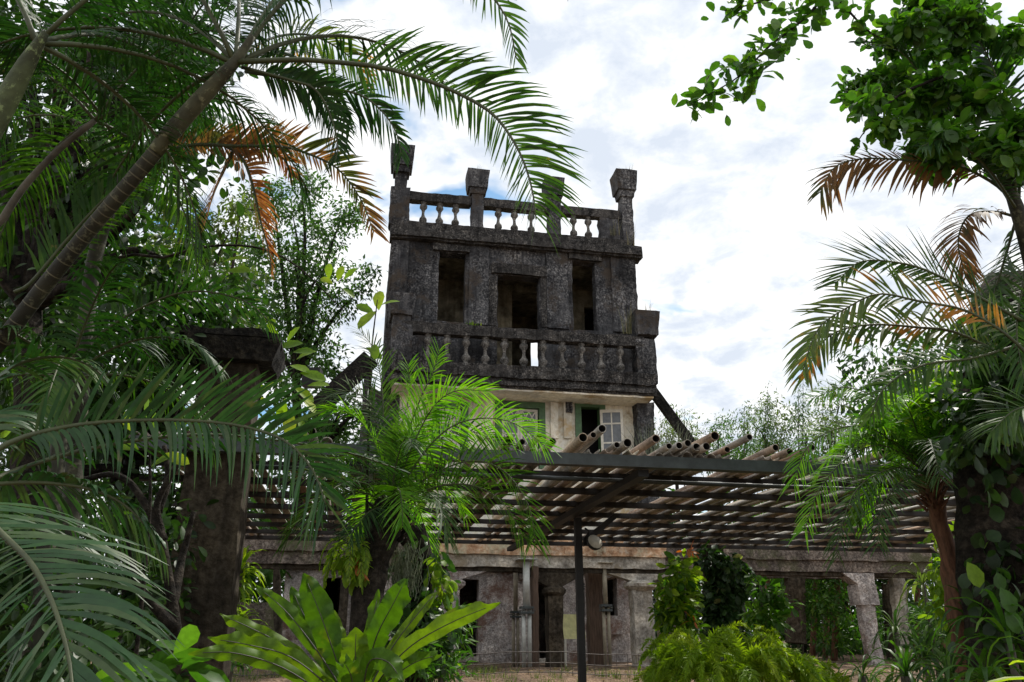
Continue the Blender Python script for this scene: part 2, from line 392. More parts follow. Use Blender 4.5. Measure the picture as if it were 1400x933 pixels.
def ringed(name, base, ring, sc):
    m, nt, p, o = newmat(name)
    n = tnoise(nt, 5, 6, .65); c = tramp(nt, n.outputs[0], [(.35, tuple(x * .6 for x in base)), (.65, tuple(x * 1.35 for x in base))])
    n2 = tnoise(nt, 17, 6, .7, loc=(3, 3, 3)); f = tramp(nt, n2.outputs[0], [(.55, (0, 0, 0)), (.63, (1, 1, 1))]); n3 = tnoise(nt, 2.5, 4, .6, loc=(8, 1, 3)); f3 = tramp(nt, n3.outputs[0], [(.45, (.5, .47, .4)), (.6, (1.1, 1.1, 1.05))])
    cc = tmix(nt, f.outputs[0], tmix(nt, 1.0, c.outputs[0], f3.outputs[0], 'MULTIPLY'), tuple(min(1, x * 2.6) for x in base))
    nt.links.new(cc, p.inputs['Base Color']); p.inputs['Roughness'].default_value = .75; bump(nt, p, n2.outputs[0], .5); return m
M['trunk_ring'] = ringed('ringed_palm_trunk', (.038, .038, .022), None, 1)
M['ring_scar'] = flat('pale_leaf_scar', (.115, .105, .065), .7)
M['crownshaft'] = ringed('smooth_crownshaft', (.082, .086, .05), None, 1)
M['crownshaft_green'] = ringed('green_crownshaft', (.075, .098, .04), None, 1)

# ------------------------------------------------------------------ ground
def sst(a, b, x):
    t = max(0., min(1., (x - a) / (b - a))); return t * t * (3 - 2 * t)
def ground_z(x, y):
    return .92 * sst(9.5, 18.5, y - .18 * x) + .05 * noise.noise(Vector((x * .7, y * .7, 0))) * sst(2, 6, y) - (0.0 if y < 19 else 0)
def make_ground():
    xs = [-600, -200, -80, -40] + list(np.arange(-24, 24.1, .6)) + [40, 80, 200, 600]
    ys = [-300, -80, -20, -5] + list(np.arange(0, 40.1, .6)) + [60, 100, 250, 900]
    V = [(x, y, ground_z(x, y) + (.03 * noise.noise(Vector((x * 3, y * 3, 3))) if 5 < y < 40 and abs(x) < 24 else 0)) for y in ys for x in xs]
    n = len(xs); F = [(j * n + i, j * n + i + 1, (j + 1) * n + i + 1, (j + 1) * n + i) for j in range(len(ys) - 1) for i in range(n - 1)]
    me = mesh_np('ground', V, F, M['earth']); tagit(link('ground', me), kind='structure')
make_ground()

# ------------------------------------------------------------------ castle tower
TA = R(10.4)
T = Frame(P(700, 500, 24.0).xy.to_3d(), TA)
tower = empty('castle_tower', (T.o.x, T.o.y, 0), 'blackened concrete castle tower with balustraded roof terrace and a balcony over cream rooms', 'tower', rz=TA)
s0, s1 = T.s(529, 430), T.s(871, 400)
zB = T.z(700, 520, -1.2) + .0          # balcony slab underside level
zBf = T.z(700, 505, -1.2)              # balcony base band top
zTop = T.z(700, 326)                   # terrace floor
DEP = 6.0
BD = -1.1                              # balcony front
def op(x0, x1, yt, yb): # opening from pixels
    ym = (yt + yb) / 2; return (T.s(x0, ym), T.s(x1, ym), T.z((x0 + x1) / 2, yb), T.z((x0 + x1) / 2, yt))
holes = [op(599, 636, 346, 440), op(680, 738, 378, 510), op(783, 815, 358, 452)]
MB().wall(s0, s1, zB + .1, zTop, 0, .4, holes, .14, .03).build('wall', M['tower'], tower)
# relief on the facade: pilasters, lintels and window surrounds
def relief(x0, x1, yt, yb, d=-.08, mat='tower', name='pilaster'):
    ym = (yt + yb) / 2
    MB().box(T.s(x0, ym), T.s(x1, ym), d, .02, T.z((x0 + x1) / 2, yb), T.z((x0 + x1) / 2, yt), .14, .025).build(name, M[mat], tower)
relief(641, 668, 330, 445); relief(747, 776, 334, 450); relief(535, 556, 330, 442); relief(836, 868, 340, 455)
relief(672, 746, 364, 377, -.13, 'tower_trim', 'lintel'); relief(592, 642, 336, 345, -.12, 'tower_trim', 'lintel'); relief(777, 821, 347, 357, -.12, 'tower_trim', 'lintel')
relief(668, 679, 378, 446, -.06, 'tower_trim', 'jamb'); relief(739, 747, 378, 448, -.06, 'tower_trim', 'jamb')
# side and back walls of the dark storey, with an opening at the back seen through the middle door
for a, b in ((s0, s0 + .4), (s1 - .4, s1)):
    w = MB(); w.box(a, b, .42, DEP - .42, zB + .1, zTop, .3, .03); w.build('side_wall', M['tower'], tower)
bx = T.s(733, 485, DEP); bz = T.z(733, 500, DEP)
MB().wall(s0, s1, zB + .1, zTop, DEP - .4, DEP, [(bx - .3, bx + .26, bz - .9, T.z(733, 462, DEP))], .4, .03).build('back_wall', M['inside'], tower)
MB().box(s0 + .02, s1 - .02, .42, DEP - .42, zB + .12, zB + .3).build('floor', M['inside'], tower)
MB().box(s0 + .42, s1 - .42, .42, DEP - .42, zTop - .55, zTop - .02).build('ceiling', M['inside'], tower)
MB().wall(s0 + .42, s1 - .42, zB + .32, zTop - .47, 2.6, 2.8, [(T.s(700, 420, 2.6), T.s(752, 420, 2.6), zB + .4, T.z(700, 398, 2.6)), (T.s(800, 460, 2.6), T.s(830, 460, 2.6), zB + .4, T.z(800, 420, 2.6))], .5, .01).build('inner_wall', M['inside'], tower)
# terrace cornice and balustrade
MB().box(s0 - .06, s1 + .2, -.22, .3, T.z(700, 338, -.2), T.z(700, 322, -.2), .14, .03).build('cornice', M['tower_trim'], tower)
MB().box(s0 - .02, s1 + .12, -.32, .1, T.z(870, 352, -.3) + .1, T.z(870, 352, -.3) + .28, .14, .03).build('cornice', M['tower_trim'], tower)
MB().box(s0, s1 - .1, -.1, .3, T.z(700, 325), T.z(700, 317) + .02, .14, .02).build('balustrade_base', M['tower_trim'], tower)
for a in (s0 + .02, s1 - .32):
    MB().box(a, a + .3, .35, DEP, zTop - .1, T.z(700, 317), .3, .02).build('cornice', M['tower_trim'], tower)
zr0, zr1 = T.z(700, 286), T.z(700, 275)
zbase = T.z(700, 317)
posts = [(546, 13.5, 203, 236, 17), (652.5, 8.5, 236, 266, 16), (758, 8.5, 246, 276, 14.5), (857, 8.5, 237, 270, 16.5)]
for i, (pc, hw, yc0, yc1, chw) in enumerate(posts):
    sc_ = T.s(pc, 290); w = hw / 41.5; zc0, zc1 = T.z(pc, yc1), T.z(pc, yc0); cw = chw / 41.5
    m = MB()
    if i == 0:
        m.box(sc_ - w, sc_ + w, -.1, .45, zbase - .15, T.z(pc, 258), .12, .03); m.box(sc_ - .2, sc_ + .2, 0, .38, T.z(pc, 259), zc0, .12, .03)
    else: m.box(sc_ - w, sc_ + w, -.08, .36, zbase - .1, zc0, .12, .03)
    m.build('post', M['tower'], tower)
    q = MB(); h = zc1 - zc0
    q.box(sc_ - cw * .86, sc_ + cw * .86, .14 - cw * .86, .14 + cw * .86, zc0 + h * .22, zc1, .12, .014, 3, .17); q.box(sc_ - cw * .66, sc_ + cw * .66, .14 - cw * .66, .14 + cw * .66, zc0 - .02, zc0 + h * .23, .12, .012, 3, .1)
    q.build('planter_cap', M['tower'], tower)
ends = [T.s(560, 290), T.s(643, 290), T.s(662, 290), T.s(749, 290), T.s(767, 290), T.s(847, 290)]
for a, b in ((ends[0], ends[1]), (ends[2], ends[3]), (ends[4], ends[5])):
    MB().box(a - .02, b + .02, -.03, .27, zr0, zr1, .12, .025).build('handrail', M['tower_trim'], tower)
def bal_mesh(h, r, name):
    pr = [(r * .75, 0), (r * .8, h * .05), (r * .5, h * .09), (r * .62, h * .14), (r * 1.0, h * .22), (r * .95, h * .30), (r * .5, h * .38), (r * .36, h * .48), (r * .36, h * .58), (r * .55, h * .66), (r * .98, h * .74), (r * .95, h * .82), (r * .5, h * .89), (r * .8, h * .94), (r * .8, h)]
    m = MB(); m.lathe(pr, 10, rough=.012); return m.mesh(name, M['baluster'])
bm1 = bal_mesh(zr0 - zbase + .06, .135, 'baluster')
for px in (578.5, 601, 623, 682, 704, 727, 785, 805):
    b = link('baluster', bm1, tower, (T.s(px, 300), .12, zbase - .03)); b.rotation_euler.z = random.random() * 6
MB().box(T.s(820, 305), T.s(846, 305), -.02, .25, zbase - .04, T.z(830, 291), .1, .05).build('broken_block', M['tower'], tower)
# balustrade on the other three sides (seen from the side only)
for a in (s0 + .05, s1 - .35):
    MB().box(a, a + .28, .5, DEP, zr0, zr1, .3, .02).build('handrail', M['tower_trim'], tower)
    for k in range(9): link('baluster', bm1, tower, (a + .14, 1.0 + k * .55, zbase - .03))
# balcony
fl, fr = T.s(533, 500, BD), T.s(897, 520, BD)
zrail1, zrail0 = T.z(700, 449, BD), T.z(700, 463, BD)
zband = T.z(700, 501, BD); zb2 = T.z(700, 514, BD); zb3 = T.z(700, 531, BD)
MB().box(fl, fr, BD, 0, zb3, zb2 - .05, .14, .035).build('balcony_slab', M['tower_trim'], tower)
MB().box(fl + .05, fr - .05, BD - .1, BD + .28, zb2 - .08, zband, .12, .05, 4).build('balcony_kerb', M['tower_trim'], tower)
MB().box(fl + .02, fr - .1, BD - .09, BD - .01, zb3 + .06, zb3 + .2, .12, .03, 4).build('fascia', M['tower_trim'], tower)
MB().box(fl + .3, fr - .35, BD - .04, BD + .26, zrail0, zrail1, .12, .035).build('handrail', M['tower_trim'], tower)
bm2 = bal_mesh(zrail0 - zband + .05, .14, 'baluster')
for k in range(12):
    px = 585 + 26.4 * k
    if px > 640 or k < 3: 
        b = link('baluster', bm2, tower, (T.s(px, 480, BD), BD + .12, zband - .03)); b.rotation_euler.z = random.random() * 6
for px0, px1 in ((534, 562), (870, 896)):
    MB().box(T.s(px0, 480, BD), T.s(px1, 480, BD), BD - .04, BD + .5, zb2, T.z(700, 452, BD), .12, .035).build('corner_post', M['tower'], tower)
for pc, y0, y1, chw in ((548, 403, 431, 18), (884, 427, 459, 18)):
    sc_ = T.s(pc, 445, BD); z0, z1 = T.z(pc, y1, BD), T.z(pc, y0, BD); cw = chw / 44; h = z1 - z0
    q = MB(); q.box(sc_ - cw * .82, sc_ + cw * .82, BD + .22 - cw * .8, BD + .22 + cw * .8, z0, z1, .11, .025, 4, .24); q.build('planter_cap', M['tower'], tower)
MB().box(T.s(536, 445, BD), T.s(561, 445, BD), BD, BD + .45, zrail1 - .3, T.z(548, 429, BD), .12, .03).build('corner_post', M['tower'], tower)
for a in (fl + .02, fr - .3):
    MB().box(a, a + .26, BD + .5, .0, zrail0, zrail1, .2, .02).build('handrail', M['tower_trim'], tower)
# cream storey
zA = 4.25                              # top of the lower building
cl, cr = T.s(546, 580), T.s(874, 580)
def opc(x0, x1, yt, yb, d=0): ym = (yt + yb) / 2; return (T.s(x0, ym, d), T.s(x1, ym, d), T.z((x0 + x1) / 2, yb, d), T.z((x0 + x1) / 2, yt, d))
W1, W2, W0 = opc(677, 746, 549, 640), opc(787, 829, 549, 640), opc(590, 640, 549, 640)
MB().wall(cl, cr, zA, zB + .1, 0.02, .42, [W0, W1, W2], .22, .012).build('cream_wall', M['cream'], tower)
for a, b in ((cl, cl + .4), (cr - .4, cr)):
    MB().box(a, b, .44, DEP - .42, zA, zB + .08).build('side_wall', M['cream'], tower)
MB().box(cl, cr, DEP - .4, DEP - .02, zA, zB + .08).build('back_wall', M['cream'], tower)
MB().box(fl + .1, fr - .1, BD + .05, -.0, zb3 - .06, zb3 - .005, .2, .01).build('soffit', M['cream'], tower)
for px in (668, 757, 775):             # rounded pilaster strips under the balcony
    MB().box(T.s(px - 5, 570), T.s(px + 5, 570), -.1, .03, T.z(px, 600), zb3 - .07, .14, .015).build('pilaster', M['cream'], tower)
MB().box(T.s(772, 565), T.s(781, 565), -.16, -.02, T.z(775, 565), zb3 - .05, .1, .05).build('dripstone', M['tower'], tower)
MB().box(T.s(866, 580), T.s(888, 580), -.45, .1, zA, zb3 - .02, .12, .06).build('corner_pier', M['tower'], tower)
def frame_(h, y, w, dep, mat, name, top=True):
    x0, x1, z0, z1 = h; m = MB()
    m.box(x0 + .004, x0 + w, y, y + dep, z0, z1 - .004); m.box(x1 - w, x1 - .004, y, y + dep, z0, z1 - .004); m.box(x0 + w, x1 - w, y, y + dep, z1 - w, z1 - .004)
    return m.build(name, M[mat], tower)
def bars(mb, segs, w, y0, y1):          # thin bars in x-z
    for (xa, za, xb, zb) in segs:
        d = Vector((xb - xa, 0, zb - za)); n = Vector((-d.z, 0, d.x)).normalized() * w / 2
        a, b = Vector((xa, 0, za)), Vector((xb, 0, zb))
        mb.prism([((a + n).x, (a + n).z), ((a - n).x, (a - n).z), ((b - n).x, (b - n).z), ((b + n).x, (b + n).z)], y0, y1)
def casement(h, leaves=2, y=.1):
    x0, x1, z0, z1 = h
    win = frame_(h, -.02, .2, .3, 'green_paint', 'window_frame')
    xi0, xi1 = x0 + .22, x1 - .22; wl = (xi1 - xi0) / leaves
    for k in range(leaves):
        a, b = xi0 + k * wl + .006, xi0 + (k + 1) * wl - .006; fr_ = .075
        m = MB(); m.box(a, a + fr_, y, y + .05, z0, z1 - .22); m.box(b - fr_, b, y, y + .05, z0, z1 - .22); m.box(a + fr_, b - fr_, y, y + .05, z1 - .22 - fr_, z1 - .22)
        n = 5; H = (z1 - .22 - fr_ - z0) / n; aa, bb = a + fr_, b - fr_; c = (aa + bb) / 2
        for r in range(n):
            za, zb = z0 + r * H, z0 + (r + 1) * H
            m.box(aa, bb, y + .005, y + .045, za - .02, za + .02)
            if r % 2 == 1: continue
            bars(m, [(aa, za, c, zb), (c, zb, bb, za), (aa, zb, c, za + .02), (c, za + .02, bb, zb)], .035, y + .012 + .001 * k, y + .036)
        sh = m.build('casement', M['white_paint'], win)
        MB().box(aa, bb, y + .022, y + .028, z0, z1 - .22 - fr_).build('pane', M['glass'], sh)
casement(W1); casement(W0)
frame_(W2, -.03, .2, .3, 'green_paint', 'door_frame')
# open white leaf of the balcony door, standing out to the right
x0, x1, z0, z1 = W2; hx = x1 - .2
dl = MB(); wd = .72; top = z1 - .28
dl.box(0, .08, 0, .05, z0, top); dl.box(wd - .08, wd, 0, .05, z0, top); dl.box(.08, wd - .08, 0, .05, top - .1, top); dl.box(wd / 2 - .02, wd / 2 + .02, .004, .046, z0, top - .1)
for r in range(3): dl.box(.08, wd - .08, .006, .044, z0 + .15 + r * .62, z0 + .2 + r * .62)
lf = dl.build('door_leaf', M['white_paint'], tower); lf.location = (hx, -.05, 0); lf.rotation_euler.z = R(-18)
pn = MB().box(.08, wd - .08, .022, .028, z0 + .2, top - .1).build('pane', M['glass'], lf)
MB().box(cl, cr, .5, DEP - .5, zA + .0, zA + .1).build('floor', M['inside'], tower)
MB().box(cl + .45, cr - .45, 1.6, 1.7, zA + .12, zB).build('inner_wall', M['steel_black'], tower)  # black sheet standing in for the shade inside the room
# sloping flank walls either side
def flank(pa, pb, wpx, d0, d1, name='flank_wall'):
    (a, za), (b, zb) = T.hit(*pa, d0), T.hit(*pb, d0); w = wpx / 43 / 2
    d = Vector((b - a, zb - za)).normalized(); n = Vector((-d.y, d.x)) * w
    MB().prism([(a + n.x, za + n.y), (a - n.x, za - n.y), (b - n.x, zb - n.y), (b + n.x, zb + n.y)], d0, d1).build(name, M['black_cement' if name == 'flank_wall' else 'tower'], tower)
flank((893, 533), (972, 640), 13, -.1, .1); flank((507, 489), (428, 562), 26, .6, .8)
MB().box(T.s(498, 510, .6), T.s(509, 510, .6), .7, 1.0, zA, T.z(503, 486, .6), .2, .02).build('flank_post', M['tower'], tower)
MB().box(T.s(505, 560, .6), T.s(546, 560, .6), .65, 1.05, zA, T.z(530, 535, .6), .2, .03).build('flank_wall', M['tower'], tower)
# dry grass and weeds rooted on the ledges
def blades(name, pts, mat, n, h, spread, w=.012, lean=.5):
    V = []; F = []; var = []
    for p in pts:
        for _ in range(n):
            a = random.random() * 6.28; r = random.random() * spread; hh = h * random.uniform(.5, 1.2); ln = lean * random.random() * hh
            b = Vector(p) + Vector((math.cos(a) * r, math.sin(a) * r * .5, 0)); dr = Vector((math.cos(a), math.sin(a) * .6, 0)); sd = Vector((random.uniform(-1, 1), random.uniform(-1, 1), 0)).normalized()
            i0 = len(V); v = random.random()
            for t in (0, .4, .75, 1):
                c = b + dr * ln * t * t + Vector((0, 0, hh * (t - .25 * t * t * (ln / hh)))); ww = w * (1 - t * .95)
                V += [c - sd * ww, c + sd * ww]; var += [v, v]
            for k in range(3): F.append((i0 + 2 * k, i0 + 2 * k + 1, i0 + 2 * k + 3, i0 + 2 * k + 2))
    return V, F, var
def weeds(s_list, label, mat='grass', h=.5, n=14, spread=.2, group='weeds growing on the ruined tower', w=.012):
    p = T.w(*s_list); V, F, var = blades('x', [(0, 0, 0)], None, n, h, spread, w)
    o = link('weed_tuft', mesh_np('weed_tuft', V, F, M[mat], var), None, p); tagit(o, label, 'plant', group)
for px, py, d, h, n, l in ((546, 204, .14, .45, 16, 'dry grass tuft in the leftmost planter cap on the tower roof'), (652, 237, .14, .6, 8, 'thin dry weed in the second planter cap from the left'),
        (858, 238, .14, .5, 9, 'sparse weed sprig in the rightmost roof planter cap'), (858, 455, BD + .1, 1.1, 26, 'dry grass clump on the balcony rail beside the right corner post'),
        (884, 428, BD + .2, .6, 10, 'thin weed in the right balcony corner planter'), (862, 335, -.15, .9, 10, 'straggly dry weed on the roof cornice at its right end'),
        (840, 320, -.1, .7, 14, 'dry grass against the broken roof balustrade block')):
    s_, z_ = T.hit(px, py, d); weeds((s_, d, z_ - .05), l, h=h, n=n)
s_, z_ = T.hit(646, 443, BD); weeds((s_, BD + .1, z_ - .03), 'small bright green weed on the balcony handrail', 'leaf_lime', .16, 22, .3, w=.03)
for px, lb in ((884, 'long grey green grass clump against the right corner pier'), (905, 'middle long grey green grass clump right of the corner pier'), (925, 'long grey green grass clump under the right flank wall')):
    s_, z_ = T.hit(px, 626, -.9); weeds((s_, -.9, z_ - .5), lb, 'moss', 1.6, 60, .45, w=.02)

# ------------------------------------------------------------------ ruined arcade in front of the tower
A = Frame(P(760, 800, 20.0).xy.to_3d(), TA)
arc = empty('ruined_arcade', (A.o.x, A.o.y, 0), 'ruined pinkish cement arcade with flared capitals and stained beam under the tower', 'building', rz=TA)
gz = .9
def az(px, py, d=0): return A.z(px, py, d)
zb0, zb1 = az(760, 768), az(760, 744)
BWD = 3.9
# long beam: three lengths of different staining
for (xa, xb, mat) in ((318, 600, 'beam_grey'), (600, 905, 'beam_orange'), (905, 1262, 'beam_grey')):
    a, b = A.s(xa, 755), A.s(xb, 755)
    MB().box(a, b - .004, -.3, .2, zb0 + .12, zb1 + .12, .16, .03).build('beam', M[mat], arc)
    MB().box(a, b - .004, -.2, .16, zb0 - .16, zb0 + .117, .16, .03).build('architrave', M['pink_light' if mat == 'beam_orange' else 'beam_grey'], arc)
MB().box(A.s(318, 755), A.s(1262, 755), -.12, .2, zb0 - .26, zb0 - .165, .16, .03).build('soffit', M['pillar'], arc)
def column(px, hw, ytop, dcap, mat, top='bracket', d=0.0, lean=0, cap_y=815, name='column'):
    s_ = A.s(px, 860, d); w = hw / 54
    zc = az(px, cap_y, d)
    m = MB(); m.box(s_ - w, s_ + w, d - .2, d + .2, gz - .3, zc, .14, .03); c = m.build(name, M[mat], arc)
    q = MB(); q.lathe([(w * 1.0, zc - .02), (w * 1.55, zc + .08), (w * 1.6, zc + .16), (w * 1.1, zc + .24)], 8, (s_, d, 0), True, .03); q.build('capital', M[mat], c)
    k = MB(); br = .62; zt = zb0 - .27
    k.prism([(s_ - w, zc + .22), (s_ - w - br, zt), (s_ + w + br, zt), (s_ + w, zc + .22)], d - .16, d + .14); k.build('bracket', M[mat], c)
column(614, 12, 790, 0, 'pink', cap_y=806); column(758, 9.5, 790, 0, 'pillar', cap_y=816); column(878, 13, 790, 0, 'pink_light', cap_y=808)
# back wall of the arcade with its dark doors and windows
def opa(x0, x1, yt, yb): ym = (yt + yb) / 2; return (A.s(x0, ym, BWD), A.s(x1, ym, BWD), A.z((x0 + x1) / 2, yb, BWD), A.z((x0 + x1) / 2, yt, BWD))
D1, D2, D3, D4, D5, D6 = opa(618, 654, 792, 898), opa(729, 752, 790, 900), opa(792, 800, 795, 842), opa(826, 844, 790, 842), opa(440, 466, 790, 850), opa(546, 566, 800, 900)
wl, wr = A.s(384, 850, BWD), A.s(884, 850, BWD)
MB().wall(wl, wr, gz - .4, 4.2, BWD, BWD + .4, [D1, D2, D3, D4, D5, D6], .18, .025).build('wall', M['pink'], arc)
for k, (a, b, y0, y1) in enumerate(((wl, wl + .3, BWD + .42, 8), (wr - .3, wr, BWD + .42, 8), (wl, wr, 8.02, 8.3))):
    MB().box(a, b, y0, y1, gz - .4, 4.2, .5, .02).build('side_wall' if k < 2 else 'back_wall', M['pink'], arc)
MB().box(wl - .05, wr + .05, BWD + .02, 8.3, 4.02, 4.2, .4, .02).build('roof', M['beam_grey'], arc)
for h in (D2,):
    x0, x1, z0, z1 = h
    MB().box(x1 - .07, x1 - .01, BWD - .04, BWD + .05, z0, z1).build('door_post', M['white_paint'], arc)
    MB().box(x0 - .05, x1 + .25, BWD - .5, BWD - .02, gz - .1, z0, .15, .02).build('step', M['pink_light'], arc)
MB().box(D4[0] - .05, D4[1] + .1, BWD - .12, BWD - .01, D4[2] - .5, D4[2] - .08, .12, .03).build('sill', M['pink'], arc)
MB().box(D1[0] - .02, D1[1] + .02, BWD - .08, BWD - .01, D1[2] - .14, D1[2] - .02, .12, .02).build('sill', M['pink_light'], arc)
MB().box(A.s(462, 850, BWD - .3), A.s(474, 850, BWD - .3), BWD - .4, BWD - .1, gz, 3.7, .2, .01).build('door_post', M['pillar'], arc)
# projecting wing on the right with a tall narrow opening
wx = [A.s(x, 850, .3) for x in (868, 884, 906, 936)]
MB().wall(wx[0] + .3, wx[3], gz - .3, zb0 - .3, .3, .7, [(wx[1] + .1, wx[2], gz - .29, az(890, 778, .3))], .16, .035).build('wing_wall', M['pink_light'], arc)
MB().box(A.s(906, 850, .25), A.s(934, 850, .25), .05, .29, gz - .2, zb0 - .3, .15, .03).build('pier', M['beam_grey'], arc)
# inner beams running back to the wall
for px in (614, 758, 878):
    s_ = A.s(px, 780); MB().box(s_ - .14, s_ + .14, .22, BWD - .02, zb0 - .2, zb0 + .2, .25, .02).build('cross_beam', M['beam_grey'], arc)
MB().box(wl, wr, BWD - .3, BWD - .02, az(700, 781, BWD), az(700, 768, BWD), .2, .02).build('wall_beam', M['beam_grey'], arc)
# columns of the open right part, one of them leaning
def leancol(xt, yt, xb, yb, hw, mat, d=0.0, cap=False):
    (sa, za), (sb, zb_) = A.hit(xt, yt, d), A.hit(xb, yb, d); w = hw / 54
    m = MB(); n = 12
    pts = [(sa + (sb - sa) * i / n, d, za + (zb_ - za) * i / n) for i in range(n + 1)]
    m.tube(pts, [w * 1.05] * (n + 1), 6, True, .05, False); c = m.build('column', M[mat], arc)
    if cap:
        q = MB(); q.box(sa - w * 1.3, sa + w * 1.15, d - .24, d + .24, za - .1, za + .4, .12, .04); q.build('capital', M[mat], c)
        q = MB(); q.prism([(sa - w, za + .38), (sa - w - .42, zb0 - .18), (sa + w * 1.2, zb0 - .18), (sa + w * 1.1, za + .38)], d - .2, d + .2); q.build('bracket', M[mat], c)
leancol(1182, 822, 1203, 950, 11.5, 'pink', cap=True)
leancol(1086, 772, 1088, 880, 15, 'pillar', 2.2); leancol(1223, 770, 1238, 900, 11, 'pink_light', 1.2); leancol(378, 770, 380, 870, 5, 'pillar', 1.5)
leancol(1215, 800, 1222, 900, 10, 'pillar', 2.2)
MB().box(A.s(1010, 755, 2.2), A.s(1250, 755, 2.2), 2.1, 2.5, zb0 - .15, zb0 + .25, .2, .03).build('beam', M['beam_grey'], arc)
for px in (1088, 1182, 1240): s_ = A.s(px, 770); MB().box(s_ - .12, s_ + .12, .22, 2.08, zb0 - .1, zb0 + .2, .2, .02).build('cross_beam', M['beam_grey'], arc)
MB().box(A.s(1118, 880, .4), A.s(1180, 880, .4), .4, .8, gz - .4, az(1150, 908, .4), .14, .04).build('parapet', M['pillar'], arc)
MB().box(A.s(300, 870, 2.6), A.s(384, 870, 2.6), 2.6, 2.95, gz - .4, az(340, 824, 2.6), .16, .04).build('parapet', M['beam_grey'], arc)

# steel props holding the beam
def prop(px, yt, yb, d, hw_in, hw_out, ysplit, mat, label, Fm=A, kind='adjustable'):
    s_ = Fm.s(px, 850, d); p = Fm.w(s_, d, 0); zt = Fm.z(px, yt, d); zs = Fm.z(px, ysplit, d); zg = ground_z(p.x, p.y) - .05
    r = empty('steel_prop', (p.x, p.y, zg), label, 'prop', 'steel props shoring up the arcade', TA)
    sc = 54 * 20 / p.y
    MB().tube([(0, 0, zs - zg), (0, 0, zt - zg)], hw_in / sc, 10).build('inner_tube', M[mat], r)
    m = MB(); w = hw_out / sc
    for a, b in ((-w, -w * .15), (w * .15, w)): m.tube([((a + b) / 2, 0, 0), ((a + b) / 2, 0, zs - zg)], (b - a) / 2, 8)
    m.box(-w, w, -.015, .015, .0, .02); m.build('outer_tube', M[mat], r)
    c = MB(); c.box(-w * 1.3, w * 1.3, -w * 1.1, w * 1.1, zs - zg - .12, zs - zg - .07); c.box(-w * 1.3, w * 1.3, -w * 1.1, w * 1.1, zs - zg - .01, zs - zg + .04); c.tube([(-w * 1.7, -.02, zs - zg - .04), (w * 1.7, -.02, zs - zg - .04)], .012, 6); c.build('collar', M['steel_dark'], r)
    b = MB(); b.box(-w * 2, w * 2, -w * 2, w * 2, 0, .015); b.build('base_plate', M[mat], r)
    t = MB(); t.box(-w * 2, w * 2, -w * 2, w * 2, zt - zg - .015, zt - zg); t.build('head_plate', M[mat], r)
prop(720, 765, 950, -.45, 4.6, 6.6, 832, 'steel_galv', 'pale galvanised adjustable prop at the middle of the beam, left of the black post')
prop(705, 772, 950, 1.0, 3, 5, 838, 'steel_olive', 'thin olive brown prop just behind the pale galvanised one')
prop(829, 770, 950, -.1, 3, 5.5, 829, 'steel_olive', 'olive prop with its collar at mid height in front of the brown timber post')
prop(889, 778, 880, .25, 3.6, 6, 818, 'steel_galv', 'greenish pale prop inside the narrow wing opening')
prop(796, 772, 925, 1.3, 2, 3, 800, 'steel_galv', 'thin pale prop close behind the black steel post')
def timber(px, w, yt, d, label):
    s_ = A.s(px, 850, d); p = A.w(s_, d, 0); zg = ground_z(p.x, p.y) - .1
    r = MB().box(-w / 2, w / 2, -.15, .15, 0, A.z(px, yt, d) - zg, .2, .02).build('timber_post', M['wood_brown']); r.location = (p.x, p.y, zg); r.rotation_euler.z = TA
    tagit(r, label, 'post', 'timber posts under the arcade')
timber(814, .38, 775, .8, 'thick dark brown timber post right of the black steel post'); timber(731, .14, 775, -.2, 'narrow reddish timber post against the pale galvanised prop')
# faded yellow A-board
p = A.w(A.s(787, 880, .6), .6, 0); zg = ground_z(p.x, p.y)
ab = empty('folding_board', (p.x, p.y, zg), 'faded yellow folding board standing on legs behind the black post', 'sign board', rz=TA + .3)
m = MB(); m.add([(-.32, 0, .62), (.3, 0, .62), (.42, .25, 1.2), (-.45, .25, 1.2), (-.32, .03, .62), (.3, .03, .62), (.42, .28, 1.2), (-.45, .28, 1.2)], [(0, 1, 2, 3), (7, 6, 5, 4), (0, 4, 5, 1), (1, 5, 6, 2), (2, 6, 7, 3), (3, 7, 4, 0)]); m.build('panel', M['yellow'], ab)
for x in (-.28, .27): MB().box(x - .02, x + .02, .0, .04, 0, .63).build('leg', M['white_paint'], ab)

# low wire fences
def wirefence(xa, xb, ya, yb, Yd, h, label, step=.22):
    a, b = P(xa, 928, Yd), P(xb, 928, Yd); 
    r = empty('wire_fence', (a.x, a.y, 0), label, 'fence', 'low wire mesh fences')
    n = int((b - a).length / step); V = []
    m = MB(); L = (b - a).xy.length
    for i in range(n + 1):
        x = L * i / n; g = ground_z(a.x + x, a.y); m.tube([(x, 0, g), (x, 0, g + h)], .006, 4, False)
    hw = MB()
    for z in (0.05, h * .5, h - .02): hw.tube([(L * i / 12, 0, ground_z(a.x + L * i / 12, a.y) + z + .012 * math.sin(i * 2)) for i in range(13)], .008, 4, False)
    m.build('upright_wires', M['wire'], r)['kind'] = 'stuff'; hw.build('rail_wires', M['wire'], r)['kind'] = 'stuff'
wirefence(585, 905, 922, 933, 17.2, .45, 'rusty low wire mesh fence in front of the arcade')
wirefence(232, 470, 915, 933, 16.4, .38, 'low wire mesh fence at the dirt bank left of the nest fern', .16)

